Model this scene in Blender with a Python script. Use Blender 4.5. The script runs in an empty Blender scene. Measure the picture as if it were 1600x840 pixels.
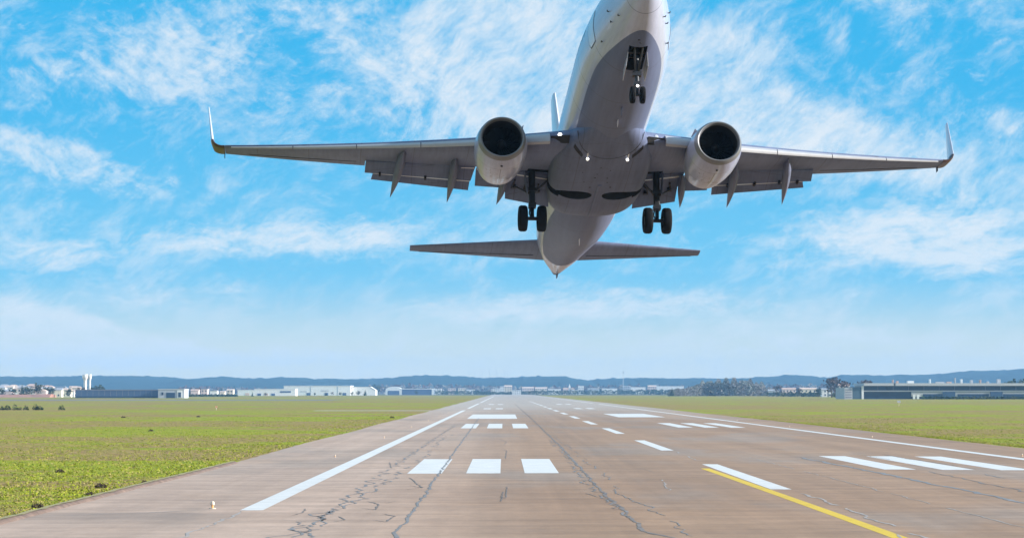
import bpy, bmesh, math, random
import numpy as np
from mathutils import Vector, Matrix, Euler, noise as mnoise
random.seed(7); np.random.seed(7)
sc = bpy.context.scene
COL = sc.collection
R = math.radians

# ------------------------------------------------------------------ camera
CAM_H = 4.58
cam = bpy.data.cameras.new("camera"); camo = bpy.data.objects.new("camera", cam); COL.objects.link(camo)
cam.sensor_width = 36.0; cam.lens = 36.0 * 3800 / 1600
cam.clip_start = 0.5; cam.clip_end = 40000
camo.location = (0, 0, CAM_H)
camo.rotation_euler = (R(90 + 2.885), 0, R(-0.196))
sc.camera = camo
F = 3800.0
def lat(px, D): return (px - 787) / F * D
def depth(y): return F * CAM_H / (y - 611.5)
def hgt(y, D): return CAM_H + (611.5 - y) / F * D

# ------------------------------------------------------------------ light
SUN_EL, SUN_AZ = 17.5, 99.0          # azimuth clockwise from +Y (the runway direction)
sun = bpy.data.lights.new("sun", 'SUN'); sun.energy = 5.0; sun.angle = R(0.5); sun.color = (1.0, 0.96, 0.90)
suno = bpy.data.objects.new("sun", sun); COL.objects.link(suno)
sd = Vector((math.sin(R(SUN_AZ)) * math.cos(R(SUN_EL)), math.cos(R(SUN_AZ)) * math.cos(R(SUN_EL)), math.sin(R(SUN_EL))))
suno.rotation_euler = sd.to_track_quat('Z', 'Y').to_euler()
suno.location = (200, 40, 120)

sc.view_settings.view_transform = 'Standard'; sc.view_settings.look = 'None'
sc.view_settings.exposure = 1.0; sc.view_settings.gamma = 1.0; sc.view_settings.use_curve_mapping = False
sc.cycles.use_denoising = True
sc.cycles.max_bounces = 6; sc.cycles.diffuse_bounces = 3; sc.cycles.glossy_bounces = 2
sc.cycles.volume_bounces = 0; sc.cycles.sample_clamp_indirect = 6

# node helper
class NT:
    def __init__(s, tree): s.t = tree; s.n = tree.nodes; s.l = tree.links
    def node(s, typ, **kw):
        n = s.n.new(typ)
        for k, v in kw.items(): setattr(n, k, v)
        return n
    def link(s, a, b): s.l.new(a, b)
    def inp(s, sock, v):
        if hasattr(v, 'is_output') or isinstance(v, bpy.types.NodeSocket): s.l.new(v, sock)
        else: sock.default_value = v
    def math(s, op, a, b=None, c=None, clamp=False):
        n = s.node('ShaderNodeMath', operation=op); n.use_clamp = clamp
        s.inp(n.inputs[0], a)
        if b is not None: s.inp(n.inputs[1], b)
        if c is not None: s.inp(n.inputs[2], c)
        return n.outputs[0]
    def mixc(s, f, a, b, mode='MIX'):
        n = s.node('ShaderNodeMix', data_type='RGBA', blend_type=mode)
        s.inp(n.inputs[0], f); s.inp(n.inputs[6], a if not isinstance(a, tuple) else (*a[:3], 1)); s.inp(n.inputs[7], b if not isinstance(b, tuple) else (*b[:3], 1))
        return n.outputs[2]
    def noise(s, vec, scale, detail=4, rough=0.55, dist=0.0, lac=2.0):
        n = s.node('ShaderNodeTexNoise'); s.inp(n.inputs['Vector'], vec)
        n.inputs['Scale'].default_value = scale; n.inputs['Detail'].default_value = detail
        n.inputs['Roughness'].default_value = rough; n.inputs['Distortion'].default_value = dist; n.inputs['Lacunarity'].default_value = lac
        return n.outputs['Fac']
    def mapping(s, vec, loc=(0,0,0), rot=(0,0,0), scale=(1,1,1)):
        n = s.node('ShaderNodeMapping'); s.inp(n.inputs[0], vec)
        n.inputs[1].default_value = loc; n.inputs[2].default_value = rot; n.inputs[3].default_value = scale
        return n.outputs[0]
    def rng(s, v, a, b, c=0.0, d=1.0, smooth=False):
        n = s.node('ShaderNodeMapRange'); n.interpolation_type = 'SMOOTHSTEP' if smooth else 'LINEAR'
        s.inp(n.inputs[0], v)
        for i, x in enumerate((a, b, c, d)): s.inp(n.inputs[1 + i], x)
        return n.outputs[0]
    def comb(s, x, y, z):
        n = s.node('ShaderNodeCombineXYZ')
        for i, q in enumerate((x, y, z)): s.inp(n.inputs[i], q)
        return n.outputs[0]
    def sep(s, v):
        n = s.node('ShaderNodeSeparateXYZ'); s.inp(n.inputs[0], v); return n.outputs

# ------------------------------------------------------------------ sky
def build_world():
    w = bpy.data.worlds.new("World"); sc.world = w; w.use_nodes = True
    N = NT(w.node_tree); N.n.clear()
    out = N.node('ShaderNodeOutputWorld'); bg = N.node('ShaderNodeBackground'); bg.inputs[1].default_value = 0.1
    N.link(bg.outputs[0], out.inputs[0])
    sky = N.node('ShaderNodeTexSky', sky_type='NISHITA'); sky.sun_disc = False
    sky.sun_elevation = R(SUN_EL); sky.sun_rotation = R(SUN_AZ); sky.air_density = 1.0; sky.dust_density = 0.6; sky.ozone_density = 2.0
    tc = N.node('ShaderNodeTexCoord'); d = tc.outputs['Generated']
    x, y, z = N.sep(d)
    # sky colour: the physical sky pushed towards the photo's saturated cyan
    hs = N.node('ShaderNodeHueSaturation'); hs.inputs['Hue'].default_value = 0.485; hs.inputs['Saturation'].default_value = 1.35; hs.inputs['Value'].default_value = 1.0
    N.link(sky.outputs[0], hs.inputs['Color'])
    blue = N.mixc(N.rng(z, .004, .052, smooth=True), (4.35, 4.4, 3.6), (0.55, 2.8, 4.6))
    blue = N.mixc(N.rng(z, .04, .13, smooth=True), blue, (0.05, 2.25, 4.3))
    base = N.mixc(0.9, hs.outputs[0], blue)
    # view-independent direction coordinates around the runway axis
    yy = N.math('MAXIMUM', y, 0.05)
    u = N.math('DIVIDE', x, yy); v = N.math('DIVIDE', z, yy)
    front = N.rng(y, 0.3, 0.8, smooth=True)
    uv = N.comb(u, v, 0.0)
    # cloud banks: (px, py, half width, half height, rotation deg, weight)
    banks_puff = [(250,70,170,75,10,.8),(60,120,150,60,0,.35),(330,120,120,60,-10,.55),(470,160,70,40,0,.45),(560,50,260,60,-25,.75),
                  (100,255,170,36,-14,.95),(60,225,110,24,-10,.6),(260,150,60,60,60,.3),(640,170,130,70,-30,.7)]
    banks_band = [(420,372,260,30,2,.85),(540,375,150,28,0,.5),(60,400,130,34,-6,.7),(270,460,140,26,3,.55),(800,480,260,30,4,.55),
                  (100,505,230,26,-13,1.0),(30,530,220,34,-6,.8),(1450,370,260,52,4,.95),(1480,390,150,40,-10,.6),(980,480,260,26,3,.5),(150,560,420,22,0,.75),(760,545,500,26,0,.3),(1350,540,420,34,0,.45),(1230,500,200,30,-4,.35)]
    banks_wisp = [(760,110,130,150,35,1.0),(880,90,150,160,30,.9),(1130,130,120,110,40,1.0),(1240,200,200,60,-12,.95),(1080,60,60,90,50,.5),
                  (1330,230,180,60,-10,.7),(1440,70,40,130,18,.6),(1310,60,26,80,20,.55),(1580,190,40,30,0,.6),(1560,280,160,50,-6,.55),(1530,20,60,30,10,.4),(700,40,160,70,-20,.5)]
    def bank_sum(bs):
        acc = None
        for (px, py, rx, ry, rot, wt) in bs:
            cx, cy = (px - 787) / F, (611.5 - py) / F
            s_ = N.node('ShaderNodeVectorMath', operation='SUBTRACT'); N.link(uv, s_.inputs[0]); s_.inputs[1].default_value = (cx, cy, 0)
            m = N.mapping(s_.outputs[0], rot=(0, 0, R(-rot)))
            m = N.mapping(m, scale=(F / rx, F / ry, 1))
            ln = N.node('ShaderNodeVectorMath', operation='LENGTH'); N.link(m, ln.inputs[0])
            g = N.rng(ln.outputs['Value'], 0.15, 1.6, wt, 0.0, smooth=True)
            acc = g if acc is None else N.math('ADD', acc, g)
        return N.math('MINIMUM', N.math('MULTIPLY', acc, front), 1.05)
    # textures
    warp = N.node('ShaderNodeTexNoise'); N.link(d, warp.inputs['Vector']); warp.inputs['Scale'].default_value = 22; warp.inputs['Detail'].default_value = 3
    wv = N.node('ShaderNodeVectorMath', operation='MULTIPLY_ADD'); N.link(warp.outputs['Color'], wv.inputs[0]); wv.inputs[1].default_value = (.02, .02, .02); N.link(d, wv.inputs[2])
    def ani(ang, sc_, loc=(0, 0, 0)): return N.mapping(N.mapping(wv.outputs[0], rot=(0, R(ang), 0)), loc=loc, scale=sc_)   # turn first, then stretch along the streak
    puff = N.noise(ani(-28, (.8, 1, 1.35)), 105, 9, .64)
    band = N.noise(ani(6, (.75, .8, 2.3)), 62, 10, .66)
    wisp = N.noise(ani(48, (.6, 1, 1.55)), 66, 10, .68)
    fine = N.noise(ani(36, (.7, 1, 1.3)), 230, 7, .72)
    big = N.noise(d, 7, 4, .5)
    thin = N.noise(ani(16, (.9, 1, 1.9), (3, 1, 2)), 26, 11, .66)
    thin2 = N.noise(ani(32, (.8, 1, 1.6), (7, 1, 5)), 85, 8, .66)
    offfront = N.math('MULTIPLY', N.math('SUBTRACT', 1.0, front), N.rng(big, .3, .6, .1, .8))
    def dens(bs, tex, lo, hi, g):
        b = bank_sum(bs); b = N.math('ADD', b, offfront)
        t = N.math('ADD', N.math('MULTIPLY', tex, .72), N.math('MULTIPLY', fine, .28))
        v_ = N.math('ADD', t, N.math('MULTIPLY', N.math('SUBTRACT', b, .62), g))
        return N.rng(v_, lo, hi, 0, 1, smooth=True)
    d1 = dens(banks_puff, puff, .40, .74, .25)
    d2 = dens(banks_band, band, .37, .70, .28)
    d3 = dens(banks_wisp, wisp, .36, .78, .27)
    one = lambda a: N.math('SUBTRACT', 1.0, a)
    tot = one(N.math('MULTIPLY', N.math('MULTIPLY', one(N.math('MULTIPLY', d1, .70)), one(N.math('MULTIPLY', d2, .80))), one(N.math('MULTIPLY', d3, .80))))
    veil = N.rng(z, .0, .035, .55, 0.0, smooth=True)
    tt = N.rng(N.math('ADD', N.math('MULTIPLY', thin, .6), N.math('MULTIPLY', thin2, .4)), .44, .70, 0, .52, smooth=True)
    tot = one(N.math('MULTIPLY', one(tot), one(tt)))
    tot = N.math('MAXIMUM', tot, N.math('MULTIPLY', veil, .35))
    cloudc = N.mixc(N.rng(z, 0, .08, smooth=True), (3.7, 4.2, 4.55), (4.45, 4.6, 4.75))
    colr = N.mixc(tot, base, cloudc)
    # below the horizon: dull ground colour (hidden by the ground sheet)
    colr = N.mixc(N.rng(z, -.02, -.004), (1.2, 1.3, 1.1), colr)
    N.link(colr, bg.inputs[0])
    w.cycles.sampling_method = 'MANUAL'; w.cycles.sample_map_resolution = 512
build_world()

# ------------------------------------------------------------------ materials
MATS = {}
def mat(name, col, rough=.6, metal=0.0, var=0.0, vscale=1.0, coat=0.0, emit=None, bump=0.0, bscale=20, space='Object', spec=.5):
    m = bpy.data.materials.new(name); m.use_nodes = True
    N = NT(m.node_tree); b = N.n['Principled BSDF']
    b.inputs['Roughness'].default_value = rough; b.inputs['Metallic'].default_value = metal
    b.inputs['Coat Weight'].default_value = coat; b.inputs['Coat Roughness'].default_value = .08
    b.inputs['Specular IOR Level'].default_value = spec
    tc = N.node('ShaderNodeTexCoord'); v = tc.outputs[space]
    if var > 0:
        n = N.noise(v, vscale, 6, .6)
        k = N.rng(n, .25, .75, 1 - var, 1 + var)
        mx = N.mixc(1.0, (*col, 1), N.comb(k, k, k), 'MULTIPLY'); N.link(mx, b.inputs['Base Color'])
    else: b.inputs['Base Color'].default_value = (*col, 1)
    if emit: b.inputs['Emission Color'].default_value = (*emit[0], 1); b.inputs['Emission Strength'].default_value = emit[1]
    if bump > 0:
        bn = N.node('ShaderNodeBump'); bn.inputs['Strength'].default_value = bump; bn.inputs['Distance'].default_value = .02
        N.link(N.noise(v, bscale, 5), bn.inputs['Height']); N.link(bn.outputs[0], b.inputs['Normal'])
    MATS[name] = m
    return m

def fuselage_mat():
    m = mat('fuselage_paint', (.8, .8, .82), .28)
    N = NT(m.node_tree); b = N.n['Principled BSDF']
    tc = N.node('ShaderNodeTexCoord'); x, y, z = N.sep(tc.outputs['Object'])
    # painted grey belly, its edge a smooth line that closes in a round end below the nose and below the tail
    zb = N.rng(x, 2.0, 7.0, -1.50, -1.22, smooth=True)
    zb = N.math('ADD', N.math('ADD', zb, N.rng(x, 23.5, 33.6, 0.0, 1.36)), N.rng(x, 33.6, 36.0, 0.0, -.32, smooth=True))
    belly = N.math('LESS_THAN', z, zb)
    tone = N.noise(N.mapping(tc.outputs['Object'], scale=(.25, 1, 1)), 1.4, 5, .6)
    strk = N.noise(N.mapping(tc.outputs['Object'], scale=(.12, 3, 3)), 2.2, 4, .6)
    k = N.rng(N.math('ADD', N.math('MULTIPLY', tone, .5), N.math('MULTIPLY', strk, .5)), .3, .7, .86, 1.1)
    # skin joints: rings round the barrel
    ring = None
    for xr in (1.15, 5.35, 8.4, 11.2, 24.6, 28.3, 32.0):
        r_ = N.math('LESS_THAN', N.math('ABSOLUTE', N.math('SUBTRACT', x, xr)), .017)
        ring = r_ if ring is None else N.math('MAXIMUM', ring, r_)
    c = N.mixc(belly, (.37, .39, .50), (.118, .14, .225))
    c = N.mixc(1.0, c, N.comb(k, k, k), 'MULTIPLY')
    c = N.mixc(N.math('MULTIPLY', ring, .55), c, (.06, .06, .065))
    N.link(c, b.inputs['Base Color'])
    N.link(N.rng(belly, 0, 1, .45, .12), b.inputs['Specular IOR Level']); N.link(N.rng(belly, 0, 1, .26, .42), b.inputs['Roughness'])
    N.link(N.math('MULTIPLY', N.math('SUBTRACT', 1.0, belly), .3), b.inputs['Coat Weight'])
    return m

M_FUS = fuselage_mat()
def wing_mat(name='wing_grey', base=(.130, .154, .242)):
    m = mat(name, (.2, .195, .21), .5, spec=.14)
    N = NT(m.node_tree); b = N.n['Principled BSDF']
    tc = N.node('ShaderNodeTexCoord'); o = tc.outputs['Object']; x, y, z = N.sep(o)
    tone = N.noise(N.mapping(o, scale=(.5, .8, 1)), 1.1, 6, .62)
    strk = N.noise(N.mapping(o, rot=(0, 0, 0), scale=(.25, 4, 1)), 1.7, 4, .6)
    k = N.rng(N.math('ADD', N.math('MULTIPLY', tone, .55), N.math('MULTIPLY', strk, .45)), .3, .7, .74, 1.2)
    c = N.mixc(1.0, base, N.comb(k, k, k), 'MULTIPLY')
    # chord-wise and span-wise skin joints that follow the sweep
    ay = N.math('ABSOLUTE', y); q = N.math('SUBTRACT', x, N.math('MULTIPLY', ay, .42))
    j = N.math('LESS_THAN', N.math('ABSOLUTE', N.math('SUBTRACT', N.math('FRACT', N.math('MULTIPLY', ay, .42)), .5)), .006)
    j2 = N.math('LESS_THAN', N.math('ABSOLUTE', N.math('SUBTRACT', N.math('FRACT', N.math('MULTIPLY', q, .75)), .5)), .008)
    c = N.mixc(N.math('MULTIPLY', N.math('MAXIMUM', j, j2), .5), c, (.06, .06, .065))
    N.link(c, b.inputs['Base Color'])
    return m
M_WING = wing_mat()
M_FAIR = wing_mat('fairing_grey', (.113, .134, .214))
M_WHITE = mat('white_paint', (.48, .475, .54), .28, var=.05, vscale=.8, coat=.5)
def nacelle_mat():
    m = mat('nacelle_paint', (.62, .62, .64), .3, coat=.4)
    N = NT(m.node_tree); b = N.n['Principled BSDF']
    tc = N.node('ShaderNodeTexCoord'); o = tc.outputs['Object']; x, y, z = N.sep(o)
    ang = N.math('ARCTAN2', y, N.math('MULTIPLY', z, -1))
    n1 = N.noise(N.comb(N.math('MULTIPLY', x, .5), N.math('MULTIPLY', ang, 3), 0), 2.2, 6, .65)
    k = N.rng(n1, .3, .75, .82, 1.08)
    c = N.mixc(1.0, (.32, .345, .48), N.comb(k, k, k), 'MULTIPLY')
    def near(a, b_, w): return N.math('LESS_THAN', N.math('ABSOLUTE', N.math('SUBTRACT', a, b_)), w)
    lines = N.math('MAXIMUM', near(x, 1.15, .013), near(x, 2.55, .02))
    lines = N.math('MAXIMUM', lines, N.math('MULTIPLY', near(ang, .02, .016), N.math('GREATER_THAN', x, 1.15)))
    # stencilled panels and latches: broken marks in a low patch
    br = N.node('ShaderNodeTexVoronoi'); br.feature = 'F1'; br.distance = 'CHEBYCHEV'; N.link(N.comb(N.math('MULTIPLY', x, 3.2), N.math('MULTIPLY', ang, 3.4), 0), br.inputs['Vector']); br.inputs['Scale'].default_value = 1.0; br.inputs['Randomness'].default_value = .9
    edge = N.math('MULTIPLY', N.math('GREATER_THAN', br.outputs['Distance'], .30), N.math('LESS_THAN', br.outputs['Distance'], .37))
    zone = N.math('MULTIPLY', N.math('MULTIPLY', N.math('GREATER_THAN', x, 1.3), N.math('LESS_THAN', x, 3.0)), N.math('LESS_THAN', N.math('ABSOLUTE', ang), .75))
    gate = N.math('GREATER_THAN', N.noise(o, 1.7, 3, .6), .5)
    lines = N.math('MAXIMUM', lines, N.math('MULTIPLY', N.math('MULTIPLY', edge, zone), N.math('MULTIPLY', gate, .8)))
    c = N.mixc(N.math('MULTIPLY', lines, .75), c, (.07, .07, .08))
    N.link(c, b.inputs['Base Color'])
    return m
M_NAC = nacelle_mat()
M_LIP = mat('intake_lip_metal', (.17, .17, .18), .4, metal=.3, var=.06, vscale=3)
M_DUCT = mat('duct_dark', (.008, .008, .009), .6)
M_FAN = mat('fan_metal', (.010, .010, .011), .35, metal=.3)
M_DARK = mat('bay_dark', (.012, .012, .014), .8, var=.5, vscale=4)
M_SPIN = mat('spinner_grey', (.014, .014, .016), .4)
M_TYRE = mat('tyre_rubber', (.006, .006, .007), .8, spec=.15, var=.3, vscale=6)
M_RIM = mat('wheel_hub_metal', (.03, .03, .032), .5, metal=.2)
M_STRUT = mat('strut_metal', (.022, .022, .026), .45, metal=.2, var=.3, vscale=5)
M_STEEL = mat('bright_steel', (.72, .72, .74), .3, metal=.35)
M_SLAT = mat('slat_metal', (.34, .34, .36), .4, metal=.0, var=.08, vscale=2)
M_MAROON = mat('winglet_maroon', (.055, .022, .022), .4, var=.3, vscale=3)
M_GLASS = mat('cockpit_glass', (.01, .012, .016), .08, spec=.6)
M_LAMP = mat('landing_light', (1, 1, 1), .3, emit=((1, .98, .94), 2.5))
M_CANOE = mat('flap_track_grey', (.12, .13, .19), .5, var=.14, vscale=2, spec=.2)
M_SEAM = mat('panel_gap_dark', (.035, .035, .038), .7)

# ------------------------------------------------------------------ mesh helpers
def new_obj(name, verts, faces, mats, parent=None, smooth=True, midx=None, auto=None, recalc=False):
    me = bpy.data.meshes.new(name); me.from_pydata([tuple(v) for v in verts], [], faces)
    if not isinstance(mats, (list, tuple)): mats = [mats]
    for m in mats: me.materials.append(m)
    if midx: me.polygons.foreach_set('material_index', midx)
    if smooth: me.polygons.foreach_set('use_smooth', [True] * len(me.polygons))
    if recalc:
        bm = bmesh.new(); bm.from_mesh(me); bmesh.ops.recalc_face_normals(bm, faces=bm.faces); bm.to_mesh(me); bm.free()
    me.update()
    if auto and smooth: me.set_sharp_from_angle(angle=R(auto))
    o = bpy.data.objects.new(name, me); COL.objects.link(o)
    if parent: o.parent = parent
    return o
class MB:
    def __init__(s): s.v = []; s.f = []; s.mi = []
    def add(s, vs, fs, mi=0):
        b = len(s.v); s.v += [tuple(q) for q in vs]; s.f += [tuple(i + b for i in f) for f in fs]; s.mi += [mi] * len(fs)
    def box(s, c, d, rot=None, mi=0, taper=1.0):
        x, y, z = (q / 2 for q in d); t = taper
        vs = [(-x,-y,-z),(x,-y,-z),(x,y,-z),(-x,y,-z),(-x*t,-y*t,z),(x*t,-y*t,z),(x*t,y*t,z),(-x*t,y*t,z)]
        c = Vector(c); vs = [(rot @ Vector(q) if rot else Vector(q)) + c for q in vs]
        s.add(vs, [(3,2,1,0),(4,5,6,7),(0,1,5,4),(1,2,6,5),(2,3,7,6),(3,0,4,7)], mi)
    def loft(s, rings, cap=True, mi=0, closed=True):
        b = []; n = len(rings[0]); vs = [p for r in rings for p in r]; fs = []
        for i in range(len(rings) - 1):
            for j in range(n if closed else n - 1):
                k = (j + 1) % n; fs.append((i*n + j, i*n + k, (i+1)*n + k, (i+1)*n + j))
        if cap: fs.append(tuple(range(n))[::-1]); fs.append(tuple(range((len(rings)-1)*n, len(rings)*n)))
        s.add(vs, fs, mi)
    def tube(s, pts, rad, n=10, mi=0):
        pts = [Vector(p) for p in pts]
        if not isinstance(rad, (list, tuple)): rad = [rad] * len(pts)
        rings = []
        for i, p in enumerate(pts):
            t = (pts[min(i+1, len(pts)-1)] - pts[max(i-1, 0)]).normalized()
            a = t.orthogonal().normalized() if i == 0 else (pa - t * pa.dot(t)).normalized()
            pa = a; bb = t.cross(a)
            rings.append([p + (a * math.cos(2*math.pi*k/n) + bb * math.sin(2*math.pi*k/n)) * rad[i] for k in range(n)])
        s.loft(rings, True, mi)
    def lathe(s, prof, axis='X', c=(0,0,0), n=32, mi=0, close=False):
        rings = []
        for (a, r) in prof:
            ring = []
            for k in range(n):
                t = 2*math.pi*k/n; p, q = r*math.cos(t), r*math.sin(t)
                v = {'X': (a, p, q), 'Y': (p, a, q), 'Z': (p, q, a)}[axis]
                ring.append((v[0]+c[0], v[1]+c[1], v[2]+c[2]))
            rings.append(ring)
        s.loft(rings, False, mi)
    def build(s, name, mats, parent=None, smooth=True, auto=40): return new_obj(name, s.v, s.f, mats, parent, smooth, s.mi, auto, True)
def tag(o, label=None, cat=None, group=None, kind=None):
    if label: o['label'] = label
    if cat: o['category'] = cat
    if group: o['group'] = group
    if kind: o['kind'] = kind
    return o
def empty(name, loc=(0,0,0), rz=0, label=None, cat=None, group=None):
    o = bpy.data.objects.new(name, None); COL.objects.link(o); o.location = loc; o.rotation_euler = (0,0,rz); o.empty_display_size = .3
    return tag(o, label, cat, group)
def copy_tree(o, parent=None):
    c = o.copy(); COL.objects.link(c)
    if parent: c.parent = parent
    for ch in [q for q in o.children]: copy_tree(ch, c)
    return c
def boolean(o, cutters):
    for c in cutters:
        md = o.modifiers.new('cut', 'BOOLEAN'); md.operation = 'DIFFERENCE'; md.solver = 'EXACT'; md.object = c; md.material_mode = 'TRANSFER'; md.use_self = True
    dg = bpy.context.evaluated_depsgraph_get(); dg.update()
    me = bpy.data.meshes.new_from_object(o.evaluated_get(dg)); o.modifiers.clear(); old = o.data; o.data = me; me.name = old.name; bpy.data.meshes.remove(old)
    me.polygons.foreach_set('use_smooth', [True] * len(me.polygons)); me.set_sharp_from_angle(angle=R(38))

# ------------------------------------------------------------------ the aeroplane (x aft from the nose, y to the image left, z up)
def smooth_table(tab, x):
    for i in range(len(tab) - 1):
        if x <= tab[i+1][0]:
            p1, p2 = tab[i], tab[i+1]; p0 = tab[max(i-1,0)]; p3 = tab[min(i+2, len(tab)-1)]
            t = (x - p1[0]) / (p2[0] - p1[0]); h = p2[0] - p1[0]; out = []
            for k in range(1, len(p1)):
                m1 = (p2[k]-p0[k]) / max(p2[0]-p0[0], 1e-6) * h; m2 = (p3[k]-p1[k]) / max(p3[0]-p1[0], 1e-6) * h
                out.append((2*t**3-3*t**2+1)*p1[k] + (t**3-2*t**2+t)*m1 + (-2*t**3+3*t**2)*p2[k] + (t**3-t**2)*m2)
            return out
    return list(tab[-1][1:])
FUS = [(0,-.42,-.56,.07),(.06,-.27,-.70,.20),(.25,-.08,-.86,.36),(.6,.12,-1.04,.54),(1.1,.36,-1.22,.71),(1.8,.76,-1.42,.90),(2.6,1.2,-1.61,1.09),(3.6,1.62,-1.79,1.31),
       (5,1.88,-1.92,1.56),(7,2.02,-1.98,1.77),(8.6,2.05,-1.98,1.86),(10,2.05,-1.98,1.88),(16,2.05,-1.98,1.88),(22,2.05,-1.98,1.88),(24.5,2.05,-1.9,1.87),(27,2.05,-1.58,1.80),(30,2.03,-1.0,1.70),(33,1.94,-.38,1.42),
       (35.3,1.72,.0,1.03),(36.6,1.46,.2,.66),(37.3,1.22,.3,.40)]
def fus_pt(x, a, off=0.0):     # a = 0 at the belly, + to image left
    zt, zb, w = smooth_table(FUS, x); zc = (zt+zb)/2; h = (zt-zb)/2
    zc2 = zb + min(h, w) * 1.0 if x < 30 else zc
    z = zc - h*math.cos(a) ; y = w*math.sin(a)
    n = Vector((0, math.sin(a)/max(w,.01), -math.cos(a)/max(h,.01))).normalized()
    return Vector((x, y, z)) + n*off

PM = Matrix(((-0.07398, -0.99723, -0.00825), (0.95902, -0.07341, 0.27366), (-0.27351, 0.01233, 0.96179))).to_4x4()
plane = empty('passenger_jet', (5.574, 93.156, 20.746), 0, 'white and grey twin-engined passenger jet flying low with its landing gear down above the runway', 'aeroplane')
plane.rotation_euler = PM.to_euler()

# cutters for the wheel bays
def cutter(mb): return mb.build('cutter_tmp', M_DARK, None, False)
cn = MB(); cn.box((4.17, 0, -1.6), (1.85, .74, 1.3)); c_nose = cutter(cn)
cw = []
for s in (1, -1):
    m = MB(); rings = []
    for zz, k in ((-3.0, 1.12), (-1.75, 1.0)):
        ring = []
        for i in range(28):
            t = 2*math.pi*i/28; q = math.cos(t); r_ = math.sin(t)
            yy = 1.07 + .80*q*k; xx = 18.62 + (.47 - .10*q)*r_*k + .10*q
            ring.append((xx, s*yy, zz))
        rings.append(ring if s > 0 else ring[::-1])
    m.loft(rings); m.box((18.9, s*2.35, -1.45), (.62, 1.5, 1.3)); cw.append(m)
cws = []
for i, m in enumerate(cw):
    o1 = MB(); n_ = 56; o1.v = m.v[:n_]; o1.f = [f for f in m.f if max(f) < n_]; o1.mi = [0]*len(o1.f)
    o2 = MB(); o2.v = m.v[n_:]; o2.f = [tuple(j-n_ for j in f) for f in m.f if min(f) >= n_]; o2.mi = [0]*len(o2.f)
    cws += [cutter(o1), cutter(o2)]

# fuselage
xs = [0,.02,.06,.13,.25,.4,.6,.85,1.1,1.45,1.8,2.2,2.6,3.1,3.6] + [3.6+.47*i for i in range(1,73)]
xs = [x for x in xs if x < 37.3] + [37.3]
mb = MB(); mb.loft([[fus_pt(x, 2*math.pi*k/64) for k in range(64)] for x in xs])
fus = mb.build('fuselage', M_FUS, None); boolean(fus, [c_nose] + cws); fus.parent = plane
# tail cone with exhaust
mb = MB(); zt, zb, w = FUS[-1][1:]
mb.loft([[(37.3+.01, .385*math.sin(t), .75+.46*math.cos(t)) for t in [2*math.pi*k/24 for k in range(24)]],
         [(37.75, .26*math.sin(t), .72+.33*math.cos(t)) for t in [2*math.pi*k/24 for k in range(24)]],
         [(38.05, .17*math.sin(t), .68+.2*math.cos(t)) for t in [2*math.pi*k/24 for k in range(24)]],
         [(38.05, .12*math.sin(t), .68+.14*math.cos(t)) for t in [2*math.pi*k/24 for k in range(24)]],
         [(37.85, .12*math.sin(t), .68+.14*math.cos(t)) for t in [2*math.pi*k/24 for k in range(24)]]])
mb.build('tail_cone', M_CANOE, plane)
# tail skid / drain mast near the tip
mb = MB(); mb.loft([[(36.9,.05,.2),(37.4,.03,.24),(37.4,-.03,.24),(36.9,-.05,.2)],[(37.1,.03,.06),(37.4,.02,.06),(37.4,-.02,.06),(37.1,-.03,.06)]]); mb.build('drain_mast', M_CANOE, plane)

# wing-body fairing
def fair_ring(x, w, zb, ztop, n=48, p=2.7):
    zc = (zb+ztop)/2; h = (ztop-zb)/2; out = []
    for k in range(n):
        t = 2*math.pi*k/n; c, s_ = math.cos(t), math.sin(t)
        out.append((x, w*math.copysign(abs(s_)**(2/p), s_), zc - h*math.copysign(abs(c)**(2/p), c)))
    return out
FT = [(11.6,.95,-1.9,-1.0),(12.4,1.25,-1.99,-.95),(13.2,1.58,-2.05,-.85),(14.3,1.95,-2.12,-.65),(15.5,2.18,-2.2,-.55),(17,2.23,-2.28,-.5),(19,2.2,-2.3,-.5),(20.3,2.12,-2.29,-.5),(21.2,1.98,-2.2,-.5),(21.8,1.78,-2.08,-.5),(22.15,1.5,-1.93,-.6),(22.3,1.2,-1.82,-.7)]
mb = MB(); mb.loft([fair_ring(x, *smooth_table(FT, x)) for x in [11.6+.2*i for i in range(54)] if x <= 22.3])
fair = mb.build('belly_fairing', M_FAIR, None); boolean(fair, cws); fair.parent = plane
# joint line round the front of the fairing, ram-air inlets, keel ridge, drains
mb = MB(); pts = [(14.35 - abs(a)**2*1.4, 1.55*math.sin(a*1.1), 0) for a in np.linspace(-1.1, 1.1, 25)]
def fair_z(x, y):
    w, zb, zt_ = smooth_table(FT, x); zc = (zb+zt_)/2; h = (zt_-zb)/2
    q = min(abs(y)/w, .999); return zc - h*(1-q**2.7)**(1/2.7)
mb.tube([(x, y, fair_z(x, y)+.006) for x, y, _ in pts], .018, 6); mb.build('fairing_joint', M_SEAM, plane)
for s in (1, -1):
    mb = MB(); ring = []
    a0, a1 = (13.55, 1.50*s), (14.2, 1.08*s)
    for t in (0, .33, .66, 1):
        x = a0[0]+(a1[0]-a0[0])*t; y = a0[1]+(a1[1]-a0[1])*t
        ring.append([(x-.13, y, fair_z(x-.13, y)-.012), (x+.13, y+.03*s, fair_z(x+.13, y)-.03), (x+.13, y+.03*s, fair_z(x+.13, y)+.05), (x-.13, y, fair_z(x-.13, y)+.05)][::s])
    mb.loft(ring); mb.build('ram_air_inlet', M_DARK, plane, False)
mb = MB(); mb.loft([[(x, -.10, fair_z(x, .1)+.02), (x, -.08, fair_z(x, 0)-.035), (x, .08, fair_z(x, 0)-.035), (x, .10, fair_z(x, .1)+.02)] for x in np.linspace(17.2, 21.7, 16)]); mb.build('keel_strip', M_FAIR, plane)
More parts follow.
